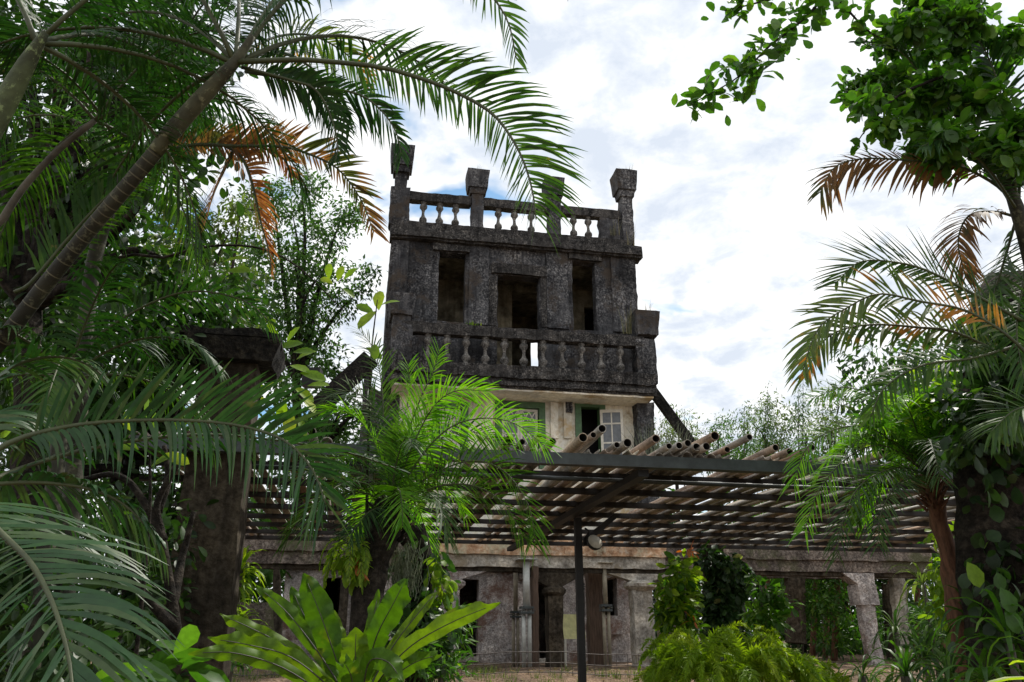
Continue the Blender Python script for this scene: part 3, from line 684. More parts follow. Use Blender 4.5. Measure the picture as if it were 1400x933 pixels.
# ------------------------------------------------------------------ pergola
PA = TA
PG = Frame(P(880, 628, 8.6).xy.to_3d(), PA)
zP = P(880, 640, 8.6).z                # underside of the front beam
per = empty('pergola', (PG.o.x, PG.o.y, 0), 'long pergola of dark steel beams under a roof of split bamboo poles', 'pergola', rz=PA)
uL, uR = PG.s(190, 560), PG.s(1296, 746, 8.3)
VD = [0.0, 1.0, 2.05, 3.1, 4.15, 5.2, 6.25, 7.3, 8.3]
bh = .115
MB().box(uL, uR, -.05, .07, zP, zP + .125, .6, .004).build('front_beam', M['steel_dark'], per)
for i, v in enumerate(VD[1:]):
    w = .05; ex = -v * .05
    MB().box(uL - v * .32, uR + .1, v - w, v + w, zP + .05, zP + .12, .8, .008, 2).build('purlin', M['wood_dark'], per)
MB().tube([(uL - .3, .85, zP + .03), (uR, .95, zP + .01)], .028, 8).build('conduit', M['steel_dark'], per)
for u in (-3.1, .02):
    if uL - 3 < u < uR + .5: MB().box(u - .06, u + .06, .08, 8.4, zP - .08, zP - .004, 1.0, .004).build('rafter', M['steel_black'], per)
# black post with its bracket
pu, pv = PG.hit(790, 720, 3.3)[0], 3.3
q = PG.w(pu, pv, 0)
MB().box(pu - .05, pu + .05, pv - .045, pv + .045, ground_z(q.x, q.y) - .1, zP - .085).build('post', M['steel_black'], per)
MB().prism([(pu + .08, zP - .5), (pu + .08, zP - .38), (pu + .55, zP - .02), (pu + .67, zP - .02)], pv - .03, pv + .03).build('brace', M['steel_black'], per)
# flood lamp hanging on the post
lp = PG.w(pu + .17, pv - .12, zP - .5)
fl_ = empty('flood_lamp', lp, 'small black floodlight with a round cream face bolted to the black post', 'lamp')
MB().lathe([(.05, 0), (.13, .05), (.15, .1), (.15, .13)], 14).build('housing', M['steel_black'], fl_); fl_.rotation_euler = (R(62), 0, R(25)); fl_.scale = (.8, .8, .8)
MB().lathe([(.001, -.0), (.05, -.01), (.14, -.012), (.14, -.002)], 14).build('lens', M['white_paint'], fl_)
h_ = MB(); h_.box(-.06, .06, .1, .22, -.04, .12); h_.tube([(0, .16, .02), (0, .28, .06), (-.1, .3, .1)], .018, 6); h_.build('bracket', M['steel_black'], fl_)
[c for c in fl_.children if c.name.startswith('lens')][0].location = (0, 0, .145)
# bamboo: a bed of split lengths and loose round poles above it
def halfpipe(L, r, t=.01, n=6, full=False):
    m = MB(); k = 12 if full else n; rings = []
    an = [2 * math.pi * i / k for i in range(k)] if full else [math.pi * i / (k) for i in range(k + 1)]
    segs = 8; vs = []; c = len(an)
    for j in range(segs + 1):
        y = L * j / segs; wob = noise.noise(Vector((j * .8, r * 50, L))) * .02
        for rr in (r, r - t):
            for a in an: vs.append((math.cos(a) * rr + wob, y, math.sin(a) * rr + wob * .5))
    fs = []; tot = 2 * c; cl_ = range(c) if full else range(c - 1)
    for j in range(segs):
        for i in cl_:
            i2 = (i + 1) % c; a0 = j * tot; b0 = (j + 1) * tot
            fs.append((a0 + i, b0 + i, b0 + i2, a0 + i2)); fs.append((a0 + c + i, a0 + c + i2, b0 + c + i2, b0 + c + i))
        if not full:
            a0 = j * tot; b0 = (j + 1) * tot
            fs.append((a0, a0 + c, b0 + c, b0)); fs.append((a0 + c - 1, b0 + c - 1, b0 + 2 * c - 1, a0 + 2 * c - 1))
    for j in (0, segs):
        for i in cl_:
            i2 = (i + 1) % c; fs.append((j * tot + i, j * tot + i2, j * tot + c + i2, j * tot + c + i))
    m.add(vs, fs, True); return m
def shade_bore(me, r):                # shade inside a cut pole is painted onto its bore
    me.materials.append(M['bore_shade'])
    for p in me.polygons:
        c = p.center; 
        if (c.x ** 2 + c.z ** 2) ** .5 < r - .0055 + .012: p.material_index = 1 if p.normal.dot(Vector((c.x, 0, c.z))) < 0 else 0
    return me
halves = [halfpipe(L, r).mesh('split_bamboo', M['bamboo']) for L, r in ((8.5, .058), (8.6, .066), (8.4, .052))]
u = uL; k = 0; rnd = random.Random(5)
while u < uR + .4:
    gap = rnd.choice((.132, .14, .15, .16)) if rnd.random() < .8 else rnd.choice((.19, .25))
    # each course is laid in two lengths that do not quite meet
    if rnd.random() < .22 + .22 * (u - uL) / (uR - uL): u += .12; continue
    h = link('split_bamboo', halves[k % 3], per, (u, -.02 + rnd.uniform(-.03, .06), zP + .132)); h.rotation_euler = (rnd.uniform(-.002, .004), math.pi if rnd.random() < .3 else rnd.uniform(-.2, .2), rnd.uniform(-.008, .008))
    if h.rotation_euler.y > 3: h.location.z += .05
    u += gap; k += 1
fulls = [shade_bore(halfpipe(L, r, .008, full=True).mesh('bamboo_pole', M['bamboo']), r) for L, r in ((6.6, .047), (7.4, .052), (5.2, .043), (7.0, .038))]
def up(px, py): return PG.hit(px, py, -.3)
for i, (px, ov, lift, kk) in enumerate(((704, .3, .02, 1), (746, .5, .08, 3), (806, .7, .06, 1), (820, .5, .12, 3), (833, 1.0, .16, 0), (867, .5, .03, 1), (907, 1.0, .07, 0), (937, .4, .03, 2), (962, .3, .04, 0), (988, 1.1, .13, 1), (1035, 1.5, .10, 3), (1070, .5, .05, 2),
        (1120, 1.0, .04, 3), (1160, .5, .03, 2), (1215, .6, .04, 0), (722, .3, .0, 3), (764, .4, .02, 2), (852, .4, .0, 3), (924, .5, .01, 3), (950, .6, .05, 2), (974, .6, .02, 0), (1003, .4, .0, 3), (1088, .5, .01, 2), (1104, .4, .0, 3), (560, .3, .03, 2), (430, .3, .02, 0))):
    ov *= .27; lift *= .8; s_ = PG.s(px - 8, 622, -ov); b = link('bamboo_pole', fulls[kk], per, (s_, -ov, zP + .215 + lift)); b.rotation_euler = (-lift * .16, rnd.random() * 6, rnd.uniform(-.015, .015))
# thin white lamp bracket at the right end of the pergola
a, b, c = P(1268, 662, 14.5), P(1283, 672, 14.5), P(1283, 672, 14.5) + Vector((.05, .6, -.05))
a, b = P(1272, 748, 14.5), P(1287, 757, 14.5)
tagit(MB().tube([a, b, b + Vector((.35, .1, 0))], .02, 6).build('lamp_bracket', M['white_paint']), 'thin bent white metal bracket below the right end of the pergola', 'bracket')
# big dark concrete pillar with its planter head
pc = P(281, 800, 8.3)
pil = empty('concrete_pillar', (pc.x, pc.y, 0), 'massive dark brown concrete pillar carrying a broad black planter head', 'pillar', rz=R(12))
zt_ = P(300, 500, 8.3).z
m = MB(); m.box(-.33, .31, -.3, .3, -.2, zt_ - .05, .2, .015, 2, -.1); m.build('shaft', M['pillar'], pil)
q = MB(); q.box(-.4, .44, -.4, .4, zt_ - .04, zt_ + .18, .12, .03, 3, .16); q.box(-.52, .5, -.46, .46, zt_ + .182, zt_ + .26, .1, .035, 4); q.build('planter_head', M['black_cement'], pil)
MB().box(-.35, -.18, -.36, -.29, zt_ - 1.05, zt_ - .85, .1, .01).build('junction_box', M['wood_brown'], pil)
p = P(427, 517, 11.5)
bx_ = MB().box(-.13, .13, -.1, .1, -.14, .14).build('speaker_box', M['steel_black']); bx_.location = p
tagit(bx_, 'small black box left of the tower, at the top of the flank wall', 'speaker')

# ------------------------------------------------------------------ foliage builders
UPV = np.array([0, 0, 1.0])
def nrm(a): return a / np.maximum(np.linalg.norm(a, axis=-1, keepdims=True), 1e-9)
def spline(pts, n):
    """Catmull-Rom through the points"""
    p = np.array([list(q) for q in pts], float); p = np.vstack([2 * p[0] - p[1], p, 2 * p[-1] - p[-2]])
    m = len(p) - 3; t = np.linspace(0, m - 1e-6, n); i = t.astype(int); f = (t - i)[:, None]
    a, b, c, d = p[i], p[i + 1], p[i + 2], p[i + 3]
    return .5 * (2 * b + (c - a) * f + (2 * a - 5 * b + 4 * c - d) * f ** 2 + (3 * b - a - 3 * c + d) * f ** 3)
def leaflets(C, n, Lr, Ll, W, roll=0.0, lift=.25, a0=70, a1=25, droop=.35, t0=.12, tip=.45, segs=5, jit=.12, seed=0, fold=0.0, split=False, clus=1, base=.55, droopL=None):
    """two ranks of leaflets along the curve C; returns V, F, var"""
    g = np.random.default_rng(seed + 17)
    m = len(C); cum = np.r_[0, np.cumsum(np.linalg.norm(np.diff(C, axis=0), axis=1))]; tot = cum[-1]
    def at(t):
        s = t * tot; x = np.interp(s, cum, np.arange(m)); i = np.clip(x.astype(int), 0, m - 2); f = (x - i)[:, None]; p = C[i] * (1 - f) + C[i + 1] * f
        T_ = nrm(C[np.clip(i + 1, 0, m - 1)] - C[np.clip(i - 0, 0, m - 1)]); return p, T_
    Vs, Vr = [], []
    for side, Lm, drp in ((1, Lr, droop), (-1, Ll, droop if droopL is None else droopL)):
        t = np.linspace(t0, .995, n) + g.normal(0, .18 / n, n); t = np.clip(t, 0, .999)
        if clus > 1: t = np.clip((np.floor(t * n / clus) + .35 * g.random(n)) * clus / n, 0, .999)
        p, T_ = at(t)
        S = np.cross(T_, UPV); S = nrm(S + 1e-5); N = np.cross(S, T_)
        r = roll if np.isscalar(roll) else np.interp(t, np.linspace(0, 1, len(roll)), roll)
        r = np.radians(np.broadcast_to(r, (n,)))[:, None]
        S2 = S * np.cos(r) + N * np.sin(r); N2 = -S * np.sin(r) + N * np.cos(r)
        u = (t - t0) / (1 - t0)
        ang = np.radians(a0 + (a1 - a0) * u ** 1.3 + g.normal(0, 6, n))[:, None]
        lf = lift + g.normal(0, jit, n)[:, None] * .8
        D = nrm(np.cos(ang) * T_ + np.sin(ang) * (side * S2 * np.cos(lf) + N2 * np.sin(lf)))
        prof = np.where(u < .3, base + (1 - base) * np.sin(u / .3 * math.pi / 2), 1 - (1 - tip) * ((u - .3) / .7) ** 2) * (1 + g.normal(0, jit * .5, n))
        hit_ = g.random(n); prof = np.where(hit_ < .05, prof * g.uniform(.05, .6, n), prof)
        L = Lm * prof; w = W * (.75 + .25 * prof)
        k = np.linspace(0, 1, segs + 1)
        dj = drp * (1 + g.normal(0, jit * 1.5, n))
        rows = []
        for q in k:
            c = p + D * (L * q)[:, None] + np.outer(-dj * L * q ** 2.1, UPV) 
            c -= D * (np.abs(dj) * L * .28 * q ** 2.5)[:, None]
            dl = nrm(D - np.outer(dj * 2 * q, UPV))
            wd = nrm(T_ - dl * np.sum(T_ * dl, 1, keepdims=True)); wd = nrm(wd + N2 * (.35 * side + g.normal(0, .05)))
            ww = (w * (0.55 + .45 * math.sin(min(1, q / .3) * math.pi / 2)) * (1 - max(0, (q - .35) / .65) ** 1.8 * .96))[:, None]
            rows.append(np.stack([c - wd * ww / 2, c + wd * ww / 2], 1))
        Vs.append(np.stack(rows, 1).reshape(n, (segs + 1) * 2, 3)); Vr.append(g.random(n) * .6 + .2 + (.2 * g.random() ))
    V = np.concatenate(Vs); var = np.concatenate(Vr)
    q = np.arange(segs)[:, None] * 2 + np.array([0, 1, 3, 2]); nv = (segs + 1) * 2
    return V, q, nv, var
def frond(name, C, parent, mat, n=45, Lr=.35, Ll=.35, W=.025, rr=(.012, .003), rach='rachis', split=False, **kw):
    V, q, nv, var = leaflets(C, n, Lr, Ll, W, **kw)
    o = np.array(parent.location)
    m = MB(); rp = [Vector(c) - parent.location for c in C[::2]] + [Vector(C[-1]) - parent.location]
    m.tube(rp, [rr[0] + (rr[1] - rr[0]) * i / (len(rp) - 1) for i in range(len(rp))], 6)
    fo = m.build(name, M[rach], parent)
    if split:
        for k in range(len(V)):
            link('leaflet', mesh_np('leaflet', V[k] - o, q, M[mat], np.full(nv, var[k])), fo)
    else:
        N = len(V); F = (q[None] + (np.arange(N) * nv)[:, None, None]).reshape(-1, 4)
        lo = link('leaflets', mesh_np('leaflets', V.reshape(-1, 3) - o, F, M[mat], np.repeat(var, nv)), fo); lo['kind'] = 'stuff'
    return fo
def pxf(pts): return [P(*p) for p in pts]
def arch(base, az_, el, L, sag, n=20):
    """rachis starting at base in a direction, bending under its weight"""
    p = np.array(base, float); out_ = [p.copy()]; ds = L / n; d = np.array([math.sin(az_) * math.cos(el), math.cos(az_) * math.cos(el), math.sin(el)])
    for i in range(n):
        p = p + d * ds; out_.append(p.copy()); d = d + np.array([0, 0, -sag / n * (1 + 1.5 * i / n)]); d /= np.linalg.norm(d)
    return np.array(out_)

# leaf clouds ------------------------------------------------------
TPL_S = np.array([[0, 0, 0], [.42, .5, .06], [.5, 0, -.03], [.42, -.5, .06], [1, 0, -.12]]); FQ_S = np.array([[0, 2, 1, 1], [0, 3, 2, 2], [1, 2, 4, 4], [2, 3, 4, 4]])
FQ_S = np.array([[0, 2, 4, 1], [0, 3, 4, 2]])
TPL_L = np.array([[0, 0, 0], [.25, .33, .05], [.25, 0, 0], [.25, -.33, .05], [.58, .5, .03], [.58, 0, -.03], [.58, -.5, .03], [.85, .34, -.05], [.85, 0, -.08], [.85, -.34, -.05], [1, 0, -.14]])
FQ_L = np.array([[0, 2, 5, 1], [0, 3, 5, 2], [1, 5, 8, 4], [3, 6, 8, 5], [4, 8, 10, 7], [6, 9, 10, 8]])
FQ_L = np.array([[1, 2, 5, 4], [2, 3, 6, 5], [4, 5, 8, 7], [5, 6, 9, 8], [0, 2, 1, 1], [0, 3, 2, 2], [7, 8, 10, 10], [8, 9, 10, 10]])
def place_leaves(Cn, D, Nn, L, W, tpl):
    D = nrm(D); S = nrm(np.cross(D, Nn)); Nn = np.cross(S, D)
    t = tpl[None]
    return Cn[:, None] + D[:, None] * (t[..., 0:1] * L[:, None, None]) + S[:, None] * (t[..., 1:2] * W[:, None, None]) + Nn[:, None] * (t[..., 2:3] * L[:, None, None])
def tri_quads(F):   # quads with repeated last index become triangles
    return F
def leaf_object(name, Cn, D, Nn, L, W, mat, parent=None, big=False, var=None, kind=None):
    tpl, fq = (TPL_L, FQ_L[:4]) if big else (TPL_S, FQ_S)
    V = place_leaves(Cn, D, Nn, L, W, tpl); N = len(V); nv = len(tpl)
    if var is None: var = RNG.random(N)
    o = np.array(parent.location) if parent else np.zeros(3)
    if big:
        tri = np.array([[0, 2, 1], [0, 3, 2], [7, 8, 10], [8, 9, 10]])
        q = FQ_L[:4]
        me = bpy.data.meshes.new(name); VV = (V.reshape(-1, 3) - o).astype(np.float32)
        off = (np.arange(N) * nv)[:, None, None]
        Q = (q[None] + off).reshape(-1, 4); Tt = (tri[None] + off).reshape(-1, 3)
        me.vertices.add(len(VV)); me.vertices.foreach_set('co', VV.ravel())
        idx = np.concatenate([Q.ravel(), Tt.ravel()]).astype(np.int32); me.loops.add(len(idx)); me.loops.foreach_set('vertex_index', idx)
        st = np.concatenate([np.arange(len(Q)) * 4, len(Q) * 4 + np.arange(len(Tt)) * 3]).astype(np.int32)
        me.polygons.add(len(st)); me.polygons.foreach_set('loop_start', st)
        a = me.attributes.new('var', 'FLOAT', 'POINT'); a.data.foreach_set('value', np.repeat(var, nv).astype(np.float32))
        me.polygons.foreach_set('use_smooth', np.ones(len(st), bool)); me.update(calc_edges=True); me.materials.append(M[mat])
    else:
        F = (fq[None] + (np.arange(N) * nv)[:, None, None]).reshape(-1, 4)
        me = mesh_np(name, V.reshape(-1, 3) - o, F, M[mat], np.repeat(var, nv))
    ob = link(name, me, parent)
    if kind: ob['kind'] = kind
    return ob
def clumps(centers, radii, per, flatz=.8, seed=0, shell=.5):
    g = np.random.default_rng(seed + 5); c = np.array([list(x) for x in centers]); r = np.array(radii, float)
    n = (per * (r / r.mean()) ** 2).astype(int) + 1
    idx = np.repeat(np.arange(len(c)), n); d = nrm(g.normal(size=(len(idx), 3))); rad = (g.random(len(idx)) ** shell)[:, None]
    off = d * rad * r[idx][:, None]; off[:, 2] *= flatz
    return c[idx] + off, off, g, idx
def crown(name, centers, radii, per, L, W, mat, parent, droop=.5, big=False, seed=0, flatz=.8, shell=.5, vclump=.35, sub=0, subr=.25):
    """leaves spread in clumps; sub>0 gathers them into sprigs first"""
    if sub:
        c0, _, g0, i0 = clumps(centers, radii, sub, flatz, seed, shell)
        Cn, off, g, idx = clumps(c0, np.full(len(c0), subr), per, flatz, seed + 1, .6); grp = idx
    else:
        Cn, off, g, idx = clumps(centers, radii, per, flatz, seed, shell); grp = idx
    N = len(Cn); D = nrm(nrm(off) * .9 + g.normal(size=(N, 3)) * .6 + np.array([0, 0, -droop])); Nn = nrm(np.array([0, 0, 1.0]) + g.normal(size=(N, 3)) * .55)
    l = L * g.uniform(.6, 1.25, N); cv = np.random.default_rng(seed + 9).random(int(grp.max()) + 1)[grp]
    var = np.clip(g.random(N) * (1 - vclump) + cv * vclump + g.normal(0, .05, N), 0, 1)
    ob = leaf_object(name, Cn, D, Nn, l, l * W, mat, parent, big, var); ob['kind'] = 'stuff'
    return ob
def trunk(pts, rad, mat, parent, name='trunk', n=9, jit=.0):
    m = MB(); c = spline(pts, max(8, len(pts) * 4)); rr = np.interp(np.linspace(0, 1, len(c)), np.linspace(0, 1, len(rad)), rad)
    m.tube([Vector(p) for p in c], list(rr), n, True, jit); return m.build(name, M[mat], parent, world=True)
def ground_at(x, y): return Vector((x, y, ground_z(x, y)))
def gp(px, py, Y):
    p = P(px, py, Y); return Vector((p.x, p.y, ground_z(p.x, p.y)))

# ------------------------------------------------------------------ palms
# 1. the big leaning palm whose long frond arches in front of the tower
CR = P(322, 88, 4.0)
pb = gp(-190, 900, 5.0)
lp_ = empty('leaning_palm', pb, 'tall leaning palm with ringed trunk and a long frond arching over the tower', 'palm')
tp = [pb, P(-120, 640, 4.95), P(20, 445, 4.7), P(110, 330, 4.5), P(165, 265, 4.35), P(215, 205, 4.25)]
trunk(tp, [.068, .053, .05, .048, .047, .046], 'trunk_ring', lp_, n=14)
sp = spline(tp, 60)
mr = MB()
for i in range(14, 60, 2):
    a, b = Vector(sp[i]), Vector(sp[min(i + 1, 59)]); d = (b - a).normalized() if i < 59 else Vector((0, 0, 1)); rr_ = float(np.interp(i / 59, np.linspace(0, 1, 6), [.068, .053, .05, .048, .047, .046])) + .0012
    mr.tube([a - d * .004, a + d * .004], rr_, 14, False)
o = mr.build('leaf_scars', M['ring_scar'], lp_, world=True); o['kind'] = 'stuff'
trunk([P(213, 207, 4.25), P(235, 180, 4.2), P(275, 135, 4.1), P(305, 103, 4.03), P(325, 80, 4.0), P(345, 50, 3.98)], [.047, .056, .052, .042, .032, .02], 'crownshaft', lp_, 'crownshaft', 14)
def pf(par, pts, **kw):
    k = dict(n=52, W=.02); k.update(kw); return frond('frond', spline(pxf(pts), 44), par, kw.pop('mat', 'palm'), **{a: b for a, b in k.items() if a != 'mat'})
pf(lp_, [(325, 85, 4.0), (400, 82, 3.95), (443, 84, 3.9), (520, 92, 3.85), (580, 109, 3.82), (623, 126, 3.8), (666, 150, 3.78), (691, 176, 3.75), (713, 214, 3.72), (727, 257, 3.7), (733, 300, 3.68)],
   n=80, Lr=.50, Ll=.22, base=.9, W=.017, roll=[82, 82, 80, 75, 70], lift=.03, a0=60, a1=50, droop=.3, t0=.3, tip=.7, split=True, mat='palm', seed=1, rr=(.018, .004), droopL=.12, jit=.08)
pf(lp_, [(325, 80, 4.15), (380, 10, 4.15), (470, -70, 4.1), (580, -80, 4.05), (640, -40, 4.0), (690, 20, 4.0), (706, 80, 4.0)], n=50, Lr=.3, Ll=.24, roll=60, a0=60, a1=30, droop=.25, t0=.2, seed=2, rr=(.018, .004))
pf(lp_, [(330, 92, 4.1), (380, 105, 4.15), (420, 116, 4.2), (487, 128, 4.25), (520, 150, 4.25), (541, 180, 4.2), (549, 212, 4.2)], n=54, Lr=.2, Ll=.28, roll=70, a0=60, a1=30, droop=.25, t0=.1, seed=3, mat='palm_dark')
pf(lp_, [(335, 98, 4.2), (390, 108, 4.2), (430, 122, 4.2), (452, 158, 4.2), (462, 200, 4.2), (458, 222, 4.2)], n=50, Lr=.24, Ll=.2, roll=60, a0=60, a1=35, droop=.25, seed=4, mat='palm_dark')
pf(lp_, [(325, 75, 4.3), (380, 50, 4.6), (430, 50, 4.8), (480, 80, 4.9), (500, 120, 4.9)], n=40, Lr=.36, Ll=.3, roll=60, seed=5, mat='palm_mixed', droop=.4)
for i, (az_, el, L) in enumerate(((-1.9, 1.1, 2.2), (-1.2, .9, 2.0), (-.5, 1.2, 2.2), (.5, 1.3, 2.2), (1.5, 1.2, 1.7), (-1.6, .5, 2.0), (-.9, .3, 1.9), (.2, .9, 2.0), (.9, .9, 1.8))):
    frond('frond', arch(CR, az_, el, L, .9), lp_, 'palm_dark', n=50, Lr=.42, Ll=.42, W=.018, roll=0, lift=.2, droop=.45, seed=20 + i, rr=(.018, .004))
# hanging and withering fronds of a second crown behind
p2 = gp(120, 900, 5.6)
hp = empty('golden_palm', p2, 'palm behind the leaning trunk with withered brown and orange fronds', 'palm')
trunk([p2, P(105, 600, 5.5), P(130, 350, 5.4), P(175, 230, 5.2)], [.07, .06, .055, .05], 'trunk_ring', hp, n=10)
K = dict(rr=(.015, .003))
pf(hp, [(175, 230, 5.2), (250, 200, 5.0), (323, 200, 4.9), (387, 201, 4.8), (430, 214, 4.75), (464, 233, 4.7), (494, 274, 4.7), (511, 318, 4.7)], n=70, Lr=.31, Ll=.14, roll=[70, 78, 75, 70], a0=52, a1=32, droop=.12, t0=.15, W=.02, mat='palm_brown', seed=31, tip=.6, lift=.02, **K)
pf(hp, [(300, 195, 5.0), (330, 215, 4.95), (346, 255, 4.9), (356, 300, 4.9), (368, 345, 4.9), (371, 372, 4.9)], n=56, Lr=.26, Ll=.2, W=.02, roll=[70, 60, 40, 30], a0=60, a1=20, droop=.2, t0=.05, tip=.3, mat='palm_orange', seed=32, **K)
pf(hp, [(290, 190, 5.0), (350, 200, 4.95), (385, 215, 4.9), (398, 240, 4.9)], n=44, Lr=.26, Ll=.15, W=.016, roll=70, droop=.2, mat='palm_orange', seed=33, **K)
pf(hp, [(320, 205, 5.0), (305, 235, 5.0), (292, 265, 5.0), (280, 305, 5.0)], n=26, Lr=.2, Ll=.2, roll=40, droop=.5, mat='palm_orange', seed=34, **K)
for i, (az_, el, L, mt) in enumerate(((-2.4, .9, 2.0, 'palm_dark'), (-1.3, .9, 2.2, 'palm'), (.3, 1.2, 1.8, 'palm_dark'), (2.4, 1.0, 2.0, 'palm_dark'), (-.6, .4, 2, 'palm_dark'), (-2.9, .7, 1.6, 'palm_dark'))):
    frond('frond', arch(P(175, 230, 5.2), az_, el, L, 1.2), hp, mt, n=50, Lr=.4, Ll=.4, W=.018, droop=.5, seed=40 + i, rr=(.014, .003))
pf(hp, [(20, 400, 4.9), (43, 386, 4.9), (90, 330, 4.9), (140, 275, 4.9), (190, 235, 4.9), (240, 215, 4.9)], n=60, Lr=.42, Ll=.22, roll=75, a0=55, a1=35, droop=.1, mat='palm', seed=55, **K)
# left edge palm with its thick green crownshaft
p3 = gp(-260, 900, 3.9)
lp3 = empty('edge_palm', p3, 'palm with a thick green crownshaft leaning in from the left edge', 'palm')
trunk([p3, P(-180, 500, 3.8), P(-60, 260, 3.7)], [.07, .065, .06], 'trunk_ring', lp3, n=12)
trunk([P(-62, 262, 3.7), P(-30, 205, 3.65), P(10, 135, 3.6), P(38, 85, 3.55), P(62, 45, 3.5)], [.058, .068, .06, .045, .02], 'crownshaft_green', lp3, 'crownshaft', 14)
for i, (az_, el, L) in enumerate(((-1.5, 1.1, 2), (1.6, 1.0, 2.0), (.9, .5, 1.9), (.2, .9, 2), (-.7, .8, 2), (.6, .1, 1.5))):
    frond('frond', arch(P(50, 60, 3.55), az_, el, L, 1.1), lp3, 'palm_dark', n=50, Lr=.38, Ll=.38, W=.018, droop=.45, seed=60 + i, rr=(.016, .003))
# thin dead-looking stems behind
p4 = gp(-60, 900, 5.0)
sp4 = empty('slender_palm', p4, 'slender pale stemmed palm between the two thick trunks at left', 'palm')
trunk([p4, P(-40, 420, 4.9), P(10, 290, 4.8), P(70, 215, 4.75), P(130, 165, 4.7)], [.035, .03, .026, .022, .02], 'bark_pale', sp4)
for i, (az_, el, L) in enumerate(((-2, .8, 1.6), (1.2, .8, 1.7), (.3, .3, 1.6), (1.8, 1.1, 1.4), (-1, .1, 1.5))):
    frond('frond', arch(P(130, 165, 4.7), az_, el, L, 1.3), sp4, 'palm_dark' if i % 2 else 'palm', n=46, Lr=.36, Ll=.36, W=.017, droop=.5, seed=70 + i, rr=(.012, .003))

# 2. low palm at the left: the wide frond above the pillar and the big drooping one in the corner
p5 = gp(-220, 933, 2.9)
low = empty('low_palm', p5, 'low palm at the lower left with a large glossy frond hanging into the corner', 'palm')
trunk([p5, P(-200, 900, 2.9), P(-130, 740, 2.85), P(-90, 660, 2.8)], [.07, .06, .05, .04], 'trunk_ring', low)
pf(low, [(-90, 680, 2.9), (0, 612, 3.0), (70, 588, 3.1), (150, 577, 3.2), (250, 575, 3.2), (330, 583, 3.2), (390, 603, 3.1), (428, 643, 3.05), (446, 690, 3.0)], n=66, Lr=.38, Ll=.2, W=.019, roll=[100, 106, 106, 100], a0=60, a1=32, droop=.12, droopL=.85, t0=.2, tip=.7, lift=-.5, mat='palm_low', split=True, seed=80, rr=(.013, .004))
pf(low, [(-90, 700, 2.8), (-40, 690, 2.6), (0, 728, 2.5), (40, 768, 2.4), (64, 808, 2.3), (80, 848, 2.2), (94, 900, 2.12), (100, 950, 2.05)], n=54, Lr=.33, Ll=.46, W=.017, roll=[10, -10, -25, -35], a0=72, a1=30, droop=.3, t0=.05, tip=.75, lift=.15, mat='palm_low', split=True, seed=81, rr=(.012, .004))
pf(low, [(-80, 690, 2.8), (-20, 665, 2.9), (50, 660, 3.0), (120, 668, 3.0), (170, 690, 3.0), (215, 735, 3.0)], n=44, Lr=.13, Ll=.28, W=.02, roll=50, droop=.55, mat='palm_low', seed=82)
pf(low, [(-90, 620, 3.2), (-30, 545, 3.3), (20, 500, 3.4), (80, 488, 3.4), (130, 505, 3.4), (165, 550, 3.4)], n=40, Lr=.2, Ll=.22, W=.02, roll=20, droop=.3, lift=.1, mat='palm_low', seed=83)
pf(low, [(-60, 680, 3.1), (30, 640, 3.4), (140, 610, 3.6), (260, 595, 3.7), (360, 600, 3.8), (470, 618, 3.8), (540, 640, 3.8)], n=50, Lr=.2, Ll=.22, W=.02, roll=15, droop=.1, lift=.0, mat='palm_dark', seed=84)
for i, (az_, el, L) in enumerate(((-.9, .9, 1.2), (-.3, .9, 1.2))):
    frond('frond', arch(P(-90, 660, 2.9), az_, el, L, 1.0), low, 'palm_low' if i < 2 else 'palm_dark', n=40, Lr=.3, Ll=.3, W=.022, droop=.4, seed=90 + i)
# mid height palm filling behind them
p6 = gp(60, 933, 5.2)
mp_ = empty('understory_palm', p6, 'dark understory palm between the leaning trunk and the concrete pillar', 'palm')
trunk([p6, P(70, 700, 5.2), P(90, 520, 5.2)], [.06, .055, .045], 'trunk_ring', mp_)
for i in range(9):
    frond('frond', arch(P(90, 520, 5.2), i * .75 - 3.6, .25 + .9 * ((i * .37) % 1), 1.25, 1.2), mp_, 'palm_dark' if i % 3 else 'palm', n=40, Lr=.34, Ll=.34, W=.022, droop=.45, seed=100 + i)
pf(mp_, [(60, 520, 5.4), (160, 440, 5.5), (250, 400, 5.5), (330, 410, 5.5), (380, 450, 5.5)], n=44, Lr=.3, Ll=.3, roll=50, seed=120, mat='palm_dark', W=.02)

